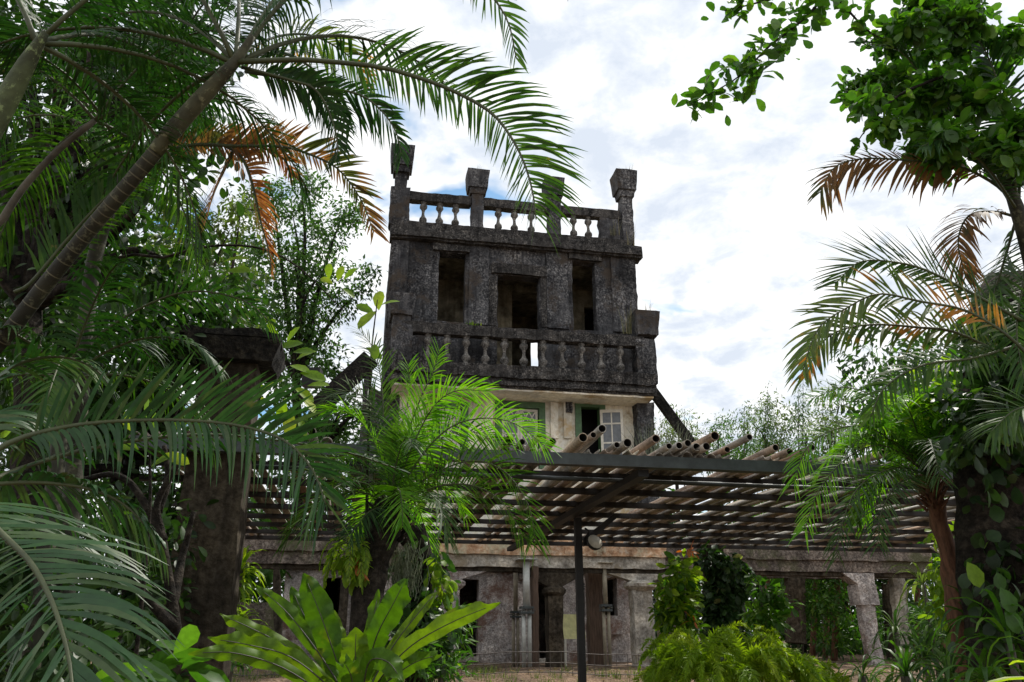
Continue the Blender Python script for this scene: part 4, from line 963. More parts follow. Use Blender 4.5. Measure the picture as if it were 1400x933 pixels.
# 3. phoenix palms ---------------------------------------------------
def phoenix(base, top, rad, label, hero, rand, seed, L=1.35, mat='palm_bright', tmat='bark', tpts=None):
    r = empty('phoenix_palm', base, label, 'palm')
    trunk(tpts or [base, top], rad, tmat, r, n=14, jit=.035)
    g = random.Random(seed)
    st = MB()                                  # ragged stubs of old leaf bases under the crown
    tv = Vector(top)
    for k in range(46):
        a = k * 2.4; z = -.02 - .34 * k / 46; b = tv + Vector((math.cos(a) * rad[-1] * .85, math.sin(a) * rad[-1] * .85, z)); e = b + Vector((math.cos(a) * .09, math.sin(a) * .09, .05 + .05 * g.random()))
        st.tube([b, e], [.018, .004], 5)
    o = st.build('leaf_base_stubs', M['bark_red' if tmat == 'bark_red' else 'bark'], r, world=True); o['kind'] = 'stuff'
    kw = dict(n=52, Lr=.32, Ll=.30, W=.014, a0=62, a1=28, lift=.25, droop=.22, t0=.12, tip=.6, clus=1, jit=.22, rr=(.009, .002), segs=4)
    for i, (pts, rl, m_) in enumerate(hero):
        k2 = dict(kw); k2['roll'] = rl; frond('frond', spline(pxf(pts), 36), r, m_, seed=seed + i, **k2)
    for i in range(rand):
        el = g.uniform(.45, 1.4); k2 = dict(kw)
        frond('frond', arch(top, i * 2.4 + g.random() * .6, el, L * g.uniform(.75, 1.05), 1.5), r, (mat, 'palm', 'palm_bright')[i % 3], seed=seed + 50 + i, roll=g.uniform(-15, 15), **k2)
    return r
B = 'palm_bright'
ctop = P(533, 690, 6.8); cb = gp(497, 900, 6.6)
cp = phoenix(cb, ctop, [.15, .13, .125, .14], 'bright green feathery phoenix palm in front of the pergola, left of the tower windows', [
    ([(535, 690, 6.8), (552, 610, 6.8), (575, 545, 6.7), (592, 510, 6.7), (600, 480, 6.7)], 60, B),
    ([(535, 690, 6.8), (575, 625, 6.7), (615, 585, 6.6), (660, 572, 6.5), (705, 580, 6.4), (745, 610, 6.3)], 75, B),
    ([(535, 690, 6.8), (560, 620, 6.7), (590, 560, 6.6), (622, 535, 6.5), (668, 535, 6.4)], 70, B),
    ([(535, 690, 6.8), (590, 650, 6.6), (645, 630, 6.4), (690, 645, 6.3), (722, 690, 6.2), (732, 740, 6.2)], 60, 'palm'),
    ([(535, 690, 6.8), (600, 665, 6.5), (650, 665, 6.3), (690, 690, 6.2), (715, 735, 6.2)], 45, 'palm'),
    ([(535, 690, 6.8), (575, 672, 6.3), (600, 690, 6.0), (612, 735, 5.9)], 20, 'palm'),
    ([(535, 690, 6.8), (528, 620, 6.9), (512, 560, 7.0), (480, 535, 7.0), (445, 545, 7.0), (425, 580, 7.0)], 60, 'palm'),
    ([(535, 690, 6.8), (522, 610, 6.9), (505, 560, 7.0), (470, 560, 7.0), (440, 590, 7.0), (425, 630, 7.0)], 60, 'palm_low'),
    ([(535, 690, 6.8), (526, 600, 6.9), (522, 530, 7.0), (512, 480, 7.1), (492, 452, 7.1)], 50, 'palm'),
    ([(535, 690, 6.8), (500, 650, 6.7), (450, 640, 6.6), (405, 650, 6.5)], 40, 'palm'),
    ([(535, 690, 6.8), (545, 600, 6.8), (560, 540, 6.9), (558, 500, 6.9)], 70, B),
    ([(535, 690, 6.8), (590, 610, 6.9), (640, 590, 7.0), (690, 610, 7.0)], 65, 'palm'),
    ([(535, 690, 6.8), (505, 700, 6.5), (480, 730, 6.3)], 20, 'palm_dark')], 11, 300, 1.15,
    tpts=[cb, P(500, 850, 6.65), P(510, 780, 6.7), P(525, 725, 6.75), ctop])
rtop = P(1270, 650, 7.6); rb = gp(1310, 910, 7.8)
rp_ = phoenix(rb, rtop, [.12, .11, .08, .075], 'feathery phoenix palm with a reddish leaning trunk at the right end of the pergola', [
    ([(1270, 650, 7.6), (1200, 590, 7.5), (1150, 585, 7.4), (1105, 610, 7.3), (1085, 660, 7.3)], 60, 'palm_bright'),
    ([(1270, 650, 7.6), (1210, 610, 7.4), (1160, 625, 7.3), (1120, 670, 7.2), (1100, 725, 7.2)], 55, 'palm_bright'),
    ([(1270, 650, 7.6), (1215, 560, 7.6), (1160, 530, 7.6), (1110, 545, 7.5)], 65, 'palm_bright'),
    ([(1270, 650, 7.6), (1225, 640, 7.2), (1175, 665, 7.0), (1150, 720, 6.9), (1145, 760, 6.9)], 40, 'palm'),
    ([(1270, 650, 7.6), (1230, 540, 7.7), (1205, 500, 7.7), (1190, 480, 7.7)], 60, 'palm_bright'),
    ([(1270, 650, 7.6), (1310, 590, 7.5), (1350, 590, 7.4), (1385, 630, 7.3)], 60, 'palm_bright'),
    ([(1270, 650, 7.6), (1320, 560, 7.4), (1370, 545, 7.3), (1410, 560, 7.2)], 60, 'palm'),
    ([(1270, 650, 7.6), (1230, 660, 7.1), (1205, 700, 6.9), (1200, 745, 6.8)], 20, 'palm')], 16, 400, 1.3, mat='palm_bright', tmat='bark_red',
    tpts=[rb, P(1312, 840, 7.75), P(1300, 770, 7.7), P(1282, 700, 7.65), rtop])
trunk([rb + Vector((.15, .2, 0)), P(1345, 800, 8.2), P(1330, 720, 8.1), P(1315, 680, 8.0)], [.05, .04, .04, .03], 'bark_red', rp_, 'dead_stalk')

# 4. palm at the upper right
rc = P(1392, 290, 5.0); rg = gp(1450, 900, 5.3)
rpm = empty('upper_palm', rg, 'palm at the right edge with arching fronds, some leaflets turned orange', 'palm')
trunk([rg, P(1450, 700, 5.3), P(1440, 500, 5.2), P(1412, 360, 5.1), rc, P(1372, 240, 4.95)], [.09, .08, .07, .06, .05, .03], 'trunk_ring', rpm, n=12)
pf(rpm, [(1385, 290, 5.0), (1372, 262, 5.0), (1340, 240, 5.0), (1304, 226, 5.0), (1244, 220, 5.0), (1184, 217, 5.0), (1142, 228, 5.0), (1122, 262, 5.0)], n=56, Lr=.36, Ll=.26, W=.024, roll=[-105, -108, -105], a0=62, a1=30, droop=.25, t0=.2, lift=.05, mat='palm_brown', seed=501, rr=(.014, .003), tip=.6, split=True)
pf(rpm, [(1400, 440, 5.0), (1352, 414, 5.0), (1304, 388, 5.0), (1256, 366, 5.0), (1208, 357, 5.0), (1172, 360, 5.0), (1142, 388, 5.0)], n=54, Lr=.5, Ll=.2, W=.022, roll=75, a0=52, a1=30, droop=.1, t0=.1, lift=.0, mat='palm', seed=502, rr=(.013, .003), tip=.35)
pf(rpm, [(1410, 490, 4.9), (1376, 458, 4.9), (1320, 425, 4.9), (1256, 412, 4.9), (1202, 402, 4.9), (1160, 420, 4.9), (1118, 450, 4.9), (1098, 505, 4.9)], n=56, Lr=.40, Ll=.26, W=.022, roll=75, a0=55, a1=28, droop=.2, t0=.1, mat='palm_mixed', seed=503, rr=(.012, .003), split=True, tip=.5)
pf(rpm, [(1400, 500, 5.1), (1310, 456, 5.1), (1256, 448, 5.1), (1196, 444, 5.1), (1148, 452, 5.1), (1118, 476, 5.1), (1104, 512, 5.1)], n=50, Lr=.36, Ll=.26, W=.022, roll=75, a0=55, a1=28, droop=.3, t0=.1, mat='palm_mixed', seed=504, rr=(.012, .003), tip=.5)
pf(rpm, [(1400, 300, 5.2), (1360, 290, 5.2), (1325, 295, 5.2), (1310, 330, 5.2), (1320, 380, 5.2)], n=44, Lr=.3, Ll=.3, W=.02, roll=40, droop=.4, mat='palm_brown', seed=505)
pf(rpm, [(1400, 470, 5.0), (1330, 490, 5.0), (1260, 500, 5.0), (1210, 530, 5.0), (1190, 570, 5.0)], n=44, Lr=.3, Ll=.24, W=.02, roll=60, droop=.3, mat='palm', seed=506)
for i, (pts) in enumerate(([(1392, 290, 5.0), (1340, 200, 4.9), (1280, 130, 4.8), (1230, 70, 4.7), (1180, 60, 4.6)], [(1392, 290, 5.0), (1380, 190, 4.8), (1360, 100, 4.7), (1320, 20, 4.6)], [(1392, 290, 5.0), (1400, 180, 5.0), (1430, 80, 5.0), (1450, 0, 5.0)], [(1392, 290, 5), (1350, 230, 4.7), (1300, 190, 4.5), (1260, 200, 4.4)],
        [(1392, 290, 5.1), (1375, 350, 5.2), (1355, 420, 5.2), (1350, 480, 5.2)], [(1410, 290, 5.1), (1400, 380, 5.1), (1390, 450, 5.0), (1400, 520, 4.9)], [(1460, 600, 4.6), (1430, 560, 4.6), (1390, 560, 4.6), (1355, 590, 4.6)])):
    pf(rpm, pts, n=50, Lr=.36, Ll=.36, W=.018, roll=(55, 40, 30, 50, 20, 30, 40, 40)[i], droop=.25, mat=('palm_dark', 'palm_dark', 'palm_dark', 'palm_dark', 'palm', 'palm', 'palm', 'palm')[i], seed=510 + i)

# ------------------------------------------------------------------ trees and shrubs
def branchy(root, base, tops, r0, mat, start=.5, g=random.Random(3)):
    for i, t in enumerate(tops):
        t = Vector(t); b = base.lerp(Vector((t.x, t.y, t.z)), 0.02); mid = base.lerp(t, .55) + Vector((g.uniform(-.3, .3), g.uniform(-.3, .3), .1 * (t - base).length))
        trunk([base, mid, t], [r0, r0 * .5, r0 * .12], mat, root, 'limb', 6)
def tree(label, cat, px, Y, base_py_top, blobs, per, L, W, mat, tmat, r0, group=None, big=False, seed=0, name='jungle_tree', droop=.5, sub=0, subr=.25, vclump=.4, shell=.5, flatz=.8):
    """blobs: (px, py, Y, radius m)"""
    b = gp(px, 900, Y); r = empty(name, b, label, cat, group)
    f = P(px, base_py_top, Y); trunk([b, b.lerp(f, .5) + Vector((.1, 0, 0)), f], [r0, r0 * .8, r0 * .6], tmat, r, n=8, jit=.02)
    cs = [P(x, y, z) for x, y, z, _ in blobs]
    branchy(r, f, cs[::2], r0 * .5, tmat, g=random.Random(seed))
    crown('crown', cs, [q[3] for q in blobs], per, L, W, mat, r, droop, big, seed, flatz, shell, vclump, sub, subr)
    return r
def scatter(x0, x1, y0, y1, Y0, Y1, r0, r1, n, seed, keep=None):
    g = random.Random(seed); o = []
    while len(o) < n:
        x, y = g.uniform(x0, x1), g.uniform(y0, y1)
        if keep and not keep(x, y): continue
        o.append((x, y, g.uniform(Y0, Y1), g.uniform(r0, r1)))
    return o
BGG = 'trees standing behind the ruin'
# tall tree left of the tower, the sky showing through
tree('tall fine leaved tree just left of the tower', 'tree', 405, 27, 520,
     [(372, 262, 27, .8), (345, 285, 27, .9), (400, 290, 27, 1.1), (430, 262, 26.5, .7), (470, 290, 27, .8), (452, 320, 27, 1.0), (400, 345, 27, 1.4), (350, 335, 27, 1.0), (440, 372, 26.5, 1.2), (380, 395, 27, 1.4), (430, 425, 27, 1.3), (470, 410, 27, .7),
      (395, 460, 27, 1.4), (440, 480, 27, .9), (350, 440, 27, 1.2), (505, 375, 27, .5), (495, 395, 27, .5), (486, 300, 27, .5), (410, 245, 27, .5)],
     8, .22, .42, 'leaf_bg', 'bark', .25, BGG, seed=1, sub=60, subr=.42, name='tall_tree')
tree('pale yellowish tree behind the palms, left of the tall tree', 'tree', 290, 22, 520,
     scatter(215, 345, 270, 470, 20, 23, .5, .9, 15, 4), 7, .22, .45, 'leaf_olive', 'bark', .18, BGG, seed=2, sub=26, subr=.35, name='pale_tree')
tree('leafy tree low between the planter pillar and the flank wall', 'tree', 450, 26, 600,
     scatter(385, 530, 500, 610, 25, 27, .6, 1.0, 12, 8), 8, .24, .45, 'leaf_bg', 'bark', .2, BGG, seed=3, sub=26, subr=.35, name='leafy_tree')
# bamboo and trees right of the tower
for i, (px, yt, Y, mt, lab) in enumerate(((925, 570, 33, 'leaf_olive', 'sparse yellowish tree at the tower right flank'), (985, 575, 34, 'leaf_bg', 'green bushy tree above the pergola, right of the flank wall'), (1010, 560, 36, 'leaf_bg', 'wispy bamboo crown above the middle right of the pergola'),
        (1050, 530, 33, 'leaf_olive', 'tall wispy bamboo spire above the pergola'), (1100, 545, 34, 'leaf_bg', 'bamboo crown next to the phoenix palm fronds'), (1140, 530, 31, 'leaf_olive', 'olive bamboo crown behind the phoenix palm'))):
    tree(lab, 'tree', px, Y, 640, scatter(px - 35, px + 35, yt, 640, Y - 1, Y + 1, .4, 1.0, 12, 20 + i, lambda x, y, a=px, b=yt: abs(x - a) < (y - b) * .6 + 6), 9, .19, .3, mt, 'bark', .12, BGG, seed=30 + i, sub=15, subr=.42, name='bamboo_tree')
# thin bamboo tips rising above the crowns
for i, (px, yt) in enumerate(((1050, 525), (1046, 545), (1092, 530), (1098, 515), (1125, 530), (1018, 560), (936, 560))):
    b = gp(px, 900, 32.5); t = P(px, yt, 32.5); r = empty('bamboo_stalk', b, 'thin feathery bamboo stalk rising against the sky, ' + ('left of a close pair above the pergola', 'shorter and left in the close pair', 'just left of the tallest stalk', 'the tallest of all', 'rightmost, by the phoenix fronds', 'in front of the middle bamboo crown', 'near the right flank wall')[i], 'bamboo', 'bamboo stalks above the pergola')
    trunk([b, b.lerp(t, .6), t], [.05, .03, .008], 'bark_pale', r, 'culm', 5)
    crown('foliage', [b.lerp(t, .8 + .2 * k / 6) for k in range(7)], [.55 - .06 * k for k in range(7)], 34, .2, .2, 'leaf_bg', r, 1.0, seed=60 + i)
# far wood behind everything (reads as one mass)
bl = scatter(-120, 330, 330, 900, 30, 42, 1.2, 2.4, 90, 50) + scatter(330, 560, 560, 900, 34, 44, 1.2, 2.4, 45, 51) + scatter(850, 1500, 655, 900, 33, 42, 1.0, 2.2, 130, 52) + scatter(1150, 1500, 480, 700, 30, 36, 1.0, 2.2, 50, 53)
o = crown('far_wood', [P(*b[:3]) for b in bl], [b[3] for b in bl], 260, .42, .45, 'leaf_dark', None, .5, False, 53, shell=.4)
tagit(o, 'dense dark green wood closing the view behind the ruin', 'wood')
# jungle seen through the right hand openings: trees with brown stems
for i, (px, Y) in enumerate(((1045, 27), (1110, 26), (1128, 28), (1140, 25), (1250, 26), (1290, 24))):
    tree('brown stemmed jungle tree seen through the arcade openings, ' + ('behind the vine column', 'left of two close stems', 'thin and upright', 'with paired red brown stems', 'beyond the leaning column', 'beyond the phoenix trunk')[i], 'tree', px, Y, 700,
         scatter(px - 40, px + 40, 690, 880, Y - 1.5, Y + 1, .4, .8, 14, 70 + i), 9, .2, .4, ('leaf_mid', 'leaf_bg', 'leaf_mid')[i % 3], 'bark_red', .1, 'trees behind the open arcade', seed=80 + i, sub=20, subr=.3)
# dark broadleaf tree over the upper left
tree('dark broad leaved tree filling the upper left behind the palm trunks', 'tree', 40, 7.5, 420,
     scatter(-80, 330, -40, 420, 6.2, 9, .3, .62, 76, 90, lambda x, y: x + y * .25 < 330 and (x < 250 or y < 190) and not (60 < x < 120 and y < 60)), 7, .13, .5, 'leaf_dark', 'bark', .2, big=True, seed=91, sub=20, subr=.22, name='broadleaf_tree')
tree('mid green bushy tree below the dark crown, left of the planter pillar', 'tree', 180, 8.5, 640,
     scatter(-60, 250, 400, 720, 7.8, 9.5, .3, .55, 46, 93) + scatter(200, 330, 330, 480, 8.3, 9.5, .25, .4, 10, 96), 7, .13, .5, 'leaf_dark', 'bark', .12, big=True, seed=94, sub=18, subr=.22, name='bushy_tree')
# broadleaf branches hanging into the top right
bt = gp(1480, 900, 5.6)
brt = empty('overhanging_tree', bt, 'dark glossy leaved tree hanging its branches into the upper right corner', 'tree')
trunk([bt, P(1500, 500, 5.5), P(1480, 100, 5.4), P(1450, -100, 5.2)], [.16, .14, .12, .08], 'bark', brt, n=10)
bl = scatter(1170, 1400, 0, 230, 4.4, 5.5, .05, .15, 60, 97, lambda x, y: (x - 1160) > (abs(y - 130) * .9 - 20 if y < 150 else (y - 150) * 1.8) and (x > 1230 or y > 80 or x > 1215))
crown('crown', [P(*b[:3]) for b in bl], [b[3] for b in bl], 8, .10, .6, 'leaf_mid', brt, .35, True, 98, sub=8, subr=.08)
crown('small_leaves', [P(*b[:3]) for b in bl[::2]], [b[3] * 1.3 for b in bl[::2]], 6, .06, .55, 'leaf_dark', brt, .35, True, 99, sub=8, subr=.09)
def twig(par, pts, r, Y=None): trunk(pxf(pts), [r, r * .3], 'bark', par, 'branch', 6)
def leafy_branch(par, pts, n, wpx, L, W, mat, seed, name='leaf', shape='big'):
    """leaves as separate parts along a branch"""
    g = random.Random(seed); c = spline(pxf(pts), 60); trunk(pxf(pts), [.012, .003], 'bark', par, 'branch', 6)
    for k in range(n):
        i = g.randrange(4, 60); p = c[i] + np.array([g.gauss(0, 1), g.gauss(0, 1), g.gauss(0, 1)]) * wpx
        D = np.array([[g.gauss(0, .7), g.gauss(0, .7), g.gauss(-.1, .6)]]); N_ = np.array([[g.gauss(0, .6), g.gauss(0, .6) - .2, 1.0]]); l = np.array([L * g.uniform(.7, 1.25)])
        ob = leaf_object(name, p[None], D, N_, l, l * W, mat, par, True, np.array([g.random()]))
leafy_branch(brt, [(1150, -30, 4.6), (1100, 25, 4.6), (1050, 65, 4.6), (1010, 105, 4.6), (950, 140, 4.6)], 210, .075, .115, .55, 'leaf_mid', 5)
leafy_branch(brt, [(1130, -20, 4.6), (1070, -5, 4.6), (1020, 8, 4.6), (990, 15, 4.6)], 60, .05, .11, .55, 'leaf_mid', 6)
leafy_branch(brt, [(1120, -30, 4.7), (1160, 15, 4.7), (1190, 45, 4.7), (1215, 55, 4.7)], 55, .05, .11, .55, 'leaf_mid', 7)
leafy_branch(brt, [(1300, 100, 4.6), (1230, 130, 4.6), (1190, 170, 4.6), (1165, 205, 4.6)], 40, .07, .09, .55, 'leaf_mid', 8)
# tiny frond tip at the top of the picture
o = empty('hanging_frond', P(776, -60, 4.2), 'tip of a dark frond hanging at the top edge of the view', 'palm frond')
frond('rachis', spline(pxf([(770, -160, 4.2), (773, -60, 4.2), (776, 0, 4.2)]), 16), o, 'palm_dark', n=10, Lr=.05, Ll=.05, W=.012, droop=.3)

# upright leafy shoots around the planter pillar, each leaf a part
def shoot(label, stem, leaves, mat, L, Y, seed, cat='shrub', name='leafy_shoot', base=None):
    g = random.Random(seed); b = gp(stem[0][0], 900, Y); b = gp(base if base is not None else stem[0][0], 900, Y); r = empty(name, b, label, cat)
    pts = [b] + pxf([(x, y, Y) for x, y in stem]); m = MB(); c = spline(pts, 30); m.tube([Vector(q) for q in c], [.018 - .013 * i / 29 for i in range(30)], 6); m.build('stem', M['bark'], r, world=True)
    for (x, y, ang, ln) in leaves:
        p = np.array(P(x, y, Y + g.uniform(-.15, .15))); a = math.radians(ang)
        D = np.array([[math.cos(a), g.uniform(-.5, .2), math.sin(a)]]); N_ = np.array([[g.gauss(0, .35) - math.sin(a) * .3, -.75, .55 + g.gauss(0, .25)]])
        l = np.array([L * ln]); leaf_object('leaf', p[None], D, N_, l, l * .48, mat, r, True, np.array([g.random()]))
    return r
shoot('bright lime shoot with broad leaves in front of the dark planter head', [(322, 720), (332, 610), (362, 530), (385, 480)],
      [(372, 462, 100, 1), (378, 478, 20, 1.1), (392, 470, 60, .9), (400, 482, 0, 1), (385, 492, 160, .8), (396, 500, -20, 1.1), (372, 505, 130, 1), (410, 510, -10, 1.1), (388, 520, 200, 1), (402, 530, -30, 1), (345, 490, 100, 1.3), (338, 505, 150, 1.1), (352, 515, 30, 1), (368, 530, 190, .9), (415, 545, -45, 1), (395, 560, -80, 1.2), (380, 478, 110, 1), (405, 492, 30, .9), (365, 545, 210, 1), (420, 528, 10, .9), (390, 545, -100, 1), (330, 522, 170, .9), (408, 572, -60, .9)],
      'leaf_lime', .30, 9.3, 1, base=300)
shoot('thin climbing shoot with a few large pale leaves against the tower left edge', [(505, 560), (508, 480), (516, 410)],
      [(518, 425, 95, 1.2), (520, 418, 20, .9), (516, 425, 230, 1.3), (500, 475, -30, .9), (512, 470, -80, .9), (512, 430, 150, 1)], 'leaf_lime', .22, 7.2, 2)
shoot('twig with a pair of large yellow green leaves in front of the tall tree', [(120, 420), (235, 350), (330, 336), (400, 360), (470, 425)],
      [(305, 358, 10, 1.2), (310, 372, -5, 1.3), (450, 382, 95, .8), (462, 385, 80, .8), (470, 383, 40, .8), (455, 388, 150, .7), (468, 395, -30, .7)], 'leaf_lime', .2, 6.4, 3, base=40)
shoot('yellow green shoot just left of the concrete pillar', [(200, 760), (205, 640), (200, 590)],
      [(215, 600, 100, 1), (190, 615, 160, 1), (205, 640, 30, 1), (230, 590, 40, 1), (180, 590, 120, .9), (15, 590, 80, 1), (0, 600, 40, 1), (225, 620, -20, 1), (200, 572, 90, .9)], 'leaf_lime', .2, 6.0, 4)
# crooked stems left of the pillar
cs_ = gp(245, 900, 6.4); vt = empty('crooked_shrub', cs_, 'crooked pale stemmed shrub leaning against the left of the concrete pillar', 'shrub')
for pts in ([(248, 900, 6.4), (235, 820, 6.4), (222, 740, 6.4), (215, 690, 6.4), (240, 640, 6.4), (262, 600, 6.4)], [(222, 740, 6.4), (200, 690, 6.4), (160, 650, 6.4), (95, 660, 6.4)], [(215, 700, 6.5), (230, 650, 6.5), (225, 610, 6.5)], [(240, 860, 6.3), (190, 800, 6.3), (175, 740, 6.3)], [(235, 830, 6.4), (250, 760, 6.6), (265, 700, 6.6)]):
    trunk(pxf(pts), [.045, .03, .02], 'bark', vt, 'stem', 7, .01)
bl = scatter(150, 260, 700, 900, 6.8, 8, .15, .3, 16, 99)
crown('foliage', [P(*b[:3]) for b in bl], [b[3] for b in bl], 30, .11, .5, 'leaf_dark', vt, .4, True, 100)
# dracaena like bush and shrubs behind the pillar
def rosette(label, px, py, Y, n, L, W, mat, el0=-.3, el1=1.4, cat='shrub', name='rosette_plant', stem=True, group=None, seed=0, droop=1.4):
    c = P(px, py, Y); b = ground_at(c.x, c.y); r = empty(name, b, label, cat, group); g = random.Random(seed)
    if stem and c.z - b.z > .15: trunk([b, c], [.04, .03], 'bark_pale', r, 'stem', 6)
    if c.z < b.z: c.z = b.z + .05
    for k in range(n):
        a = k * 2.4; el = el0 + (el1 - el0) * g.random(); C = arch(c, a, el, L * g.uniform(.7, 1.1), droop, 6)
        V = []; w = W * g.uniform(.8, 1.1)
        for i, p in enumerate(C):
            t = nrm(C[min(i + 1, 6)] - C[max(i - 1, 0)]); s_ = nrm(np.cross(t, UPV)); ww = w * math.sin(math.pi * min(.98, (i + .6) / 7)) / 2; nn = np.cross(s_, t)
            V += [p - s_ * ww + nn * ww * .4, p, p + s_ * ww + nn * ww * .4]
        F = [(3 * i + j, 3 * i + j + 1, 3 * i + j + 4, 3 * i + j + 3) for i in range(6) for j in (0, 1)]
        link('leaf', mesh_np('leaf', np.array(V) - np.array(b), F, M[mat], np.full(len(V), g.random())), r)
    return r
for i, (px, py) in enumerate(((320, 800), (312, 835), (330, 780), (322, 862))):
    rosette('spiky yellow green bush in the gap right of the concrete pillar, ' + ('middle tuft', 'left lower tuft', 'topmost tuft', 'lowest tuft')[i], px, py, 13.0, 34, .55, .06, 'leaf_lime', -.5, 1.4, seed=i, name='spiky_bush')
rosette('small light green rosette on the dirt bank beside the pillar', 325, 912, 12.5, 18, .3, .05, 'leaf_mid', .2, 1.3, seed=9, stem=False, name='ground_rosette')
rosette('second light green rosette on the dirt bank, nearer the nest fern', 359, 912, 12.5, 18, .28, .05, 'leaf_lime', .2, 1.3, seed=10, stem=False, name='ground_rosette')
bl = scatter(225, 390, 750, 800, 22, 24, .4, .8, 14, 101) + scatter(220, 300, 780, 880, 20, 23, .5, .8, 10, 102)
sb = empty('garden_shrub', gp(320, 900, 22), 'leafy green shrubs behind the low parapet left of the arcade', 'shrub')
crown('foliage', [P(*b[:3]) for b in bl], [b[3] for b in bl], 60, .45, .4, 'leaf_mid', sb, .6, True, 103)

# bird's nest fern ---------------------------------------------------
nb = P(487, 990, 4.9)
nest = empty('nest_fern', (nb.x, nb.y, 0), "large bird's nest fern with broad wavy lime fronds in the lower middle", 'fern')
def strap(pts, w, seed, face=-.75, wav=.024):
    g = np.random.default_rng(seed); n = 40; C = spline(pxf(pts), n); Vv = []; o = np.array(nest.location)
    cam_ = np.array(EYE)
    ph = g.random() * 6; cols = (-1, -.55, -.1, .1, .55, 1)
    for i, c in enumerate(C):
        u = i / (n - 1); t = nrm(C[min(i + 1, n - 1)] - C[max(i - 1, 0)]); view = nrm(c - cam_)
        s_ = nrm(np.cross(t, view)); s_ = nrm(s_ * math.cos(face + .75) + view * math.sin(face + .75)); nn = np.cross(s_, t)
        prof = (.1 + .9 * math.sin(min(1, u / .66) * math.pi / 2) ** 1.7) * (1 - max(0, (u - .72) / .28) ** 2.4 * .93)
        ww = w / 2 * prof
        for q in cols:
            e = abs(q) ** 2; wob = math.sin(u * 34 + ph + (1.5 if q > 0 else 0)) + .6 * math.sin(u * 61 + ph * 2 + q)
            Vv.append(c + s_ * (q * ww * (1 + .06 * e * wob)) + nn * (abs(q) * ww * .35 + e * wav * wob))
    k = len(cols); F = [(k * i + j, k * i + j + 1, k * (i + 1) + j + 1, k * (i + 1) + j) for i in range(n - 1) for j in range(k - 1)]
    fr = link('frond', mesh_np('frond', np.array(Vv) - o, F, M['nest'], np.full(len(Vv), g.random())), nest)
    m = MB(); m.tube([Vector(c - o) - (Vector(c) - EYE).normalized() * .012 for c in C[:38:2]], [.0045 * (1 - i / 21) + .0012 for i in range(19)], 5); m.build('midrib', M['rachis_dark'], fr)
NB = [(484, 990, 4.9)]
for i, (pts, w) in enumerate((
    ([(470, 935, 4.85), (452, 880, 4.8), (434, 830, 4.75), (415, 784, 4.7)], .25), ([(500, 925, 4.8), (515, 870, 4.7), (538, 825, 4.6), (555, 792, 4.55)], .22),
    ([(515, 935, 4.7), (560, 885, 4.6), (620, 850, 4.5), (684, 824, 4.4)], .15), ([(465, 940, 4.8), (430, 885, 4.85), (390, 835, 4.9), (350, 801, 4.95)], .15),
    ([(470, 940, 4.9), (440, 880, 5.0), (415, 840, 5.05), (398, 803, 5.1)], .19), ([(460, 945, 4.7), (400, 890, 4.65), (345, 860, 4.6), (300, 840, 4.55)], .13),
    ([(460, 950, 4.6), (400, 900, 4.5), (340, 882, 4.4), (284, 873, 4.3)], .15), ([(455, 960, 4.5), (390, 915, 4.35), (320, 893, 4.2), (258, 894, 4.1)], .12),
    ([(490, 945, 4.7), (486, 900, 4.65), (487, 858, 4.6)], .24), ([(495, 950, 4.6), (505, 905, 4.45), (530, 905, 4.3), (549, 930, 4.2)], .18),
    ([(500, 940, 5.0), (508, 870, 5.1), (517, 806, 5.15)], .14), ([(505, 940, 5.0), (540, 880, 5.1), (575, 835, 5.15), (598, 808, 5.2)], .11),
    ([(515, 940, 4.9), (570, 880, 4.9), (615, 845, 4.9), (650, 826, 4.9)], .13), ([(475, 940, 4.9), (462, 880, 4.95), (450, 830, 5.0)], .2),
    ([(485, 960, 4.5), (480, 925, 4.35), (470, 905, 4.2)], .18), ([(510, 950, 4.7), (560, 910, 4.6), (600, 895, 4.5)], .14))):
    strap(NB + pts, w * .64, 600 + i, face=-.75 + .25 * math.sin(i * 2.3))
MB().lathe([(.12, 0), (.16, P(487, 960, 4.9).z * .5), (.1, P(487, 945, 4.9).z)], 9, rough=.03).build('rootstock', M['bark'], nest)

# epiphytes on the phoenix trunk ------------------------------------
bl = [(585, 760, 7.2, .22), (590, 800, 7.2, .24), (575, 840, 7.2, .25), (560, 870, 7.0, .25), (590, 880, 7.0, .25), (570, 770, 7.4, .2), (550, 800, 7.4, .2), (600, 850, 7.0, .2)]
ct = empty('climber', gp(575, 900, 7.3), 'dark leafy climber with lime tips hanging right of the phoenix palm trunk', 'climber')
trunk([gp(575, 900, 7.3), P(575, 800, 7.3), P(565, 720, 7.3)], [.12, .11, .1], 'bark', ct, 'dead_trunk', 8, .02)
crown('foliage', [P(*b[:3]) for b in bl], [b[3] for b in bl], 60, .12, .55, 'leaf_vine', ct, .8, True, 110)
bl = [(600, 790, 7.0, .1), (603, 815, 7.0, .09), (598, 770, 7.0, .08), (606, 800, 7.0, .08)]
crown('tip_leaves', [P(*b[:3]) for b in bl], [b[3] for b in bl], 16, .10, .6, 'leaf_lime', ct, 1.2, True, 111)
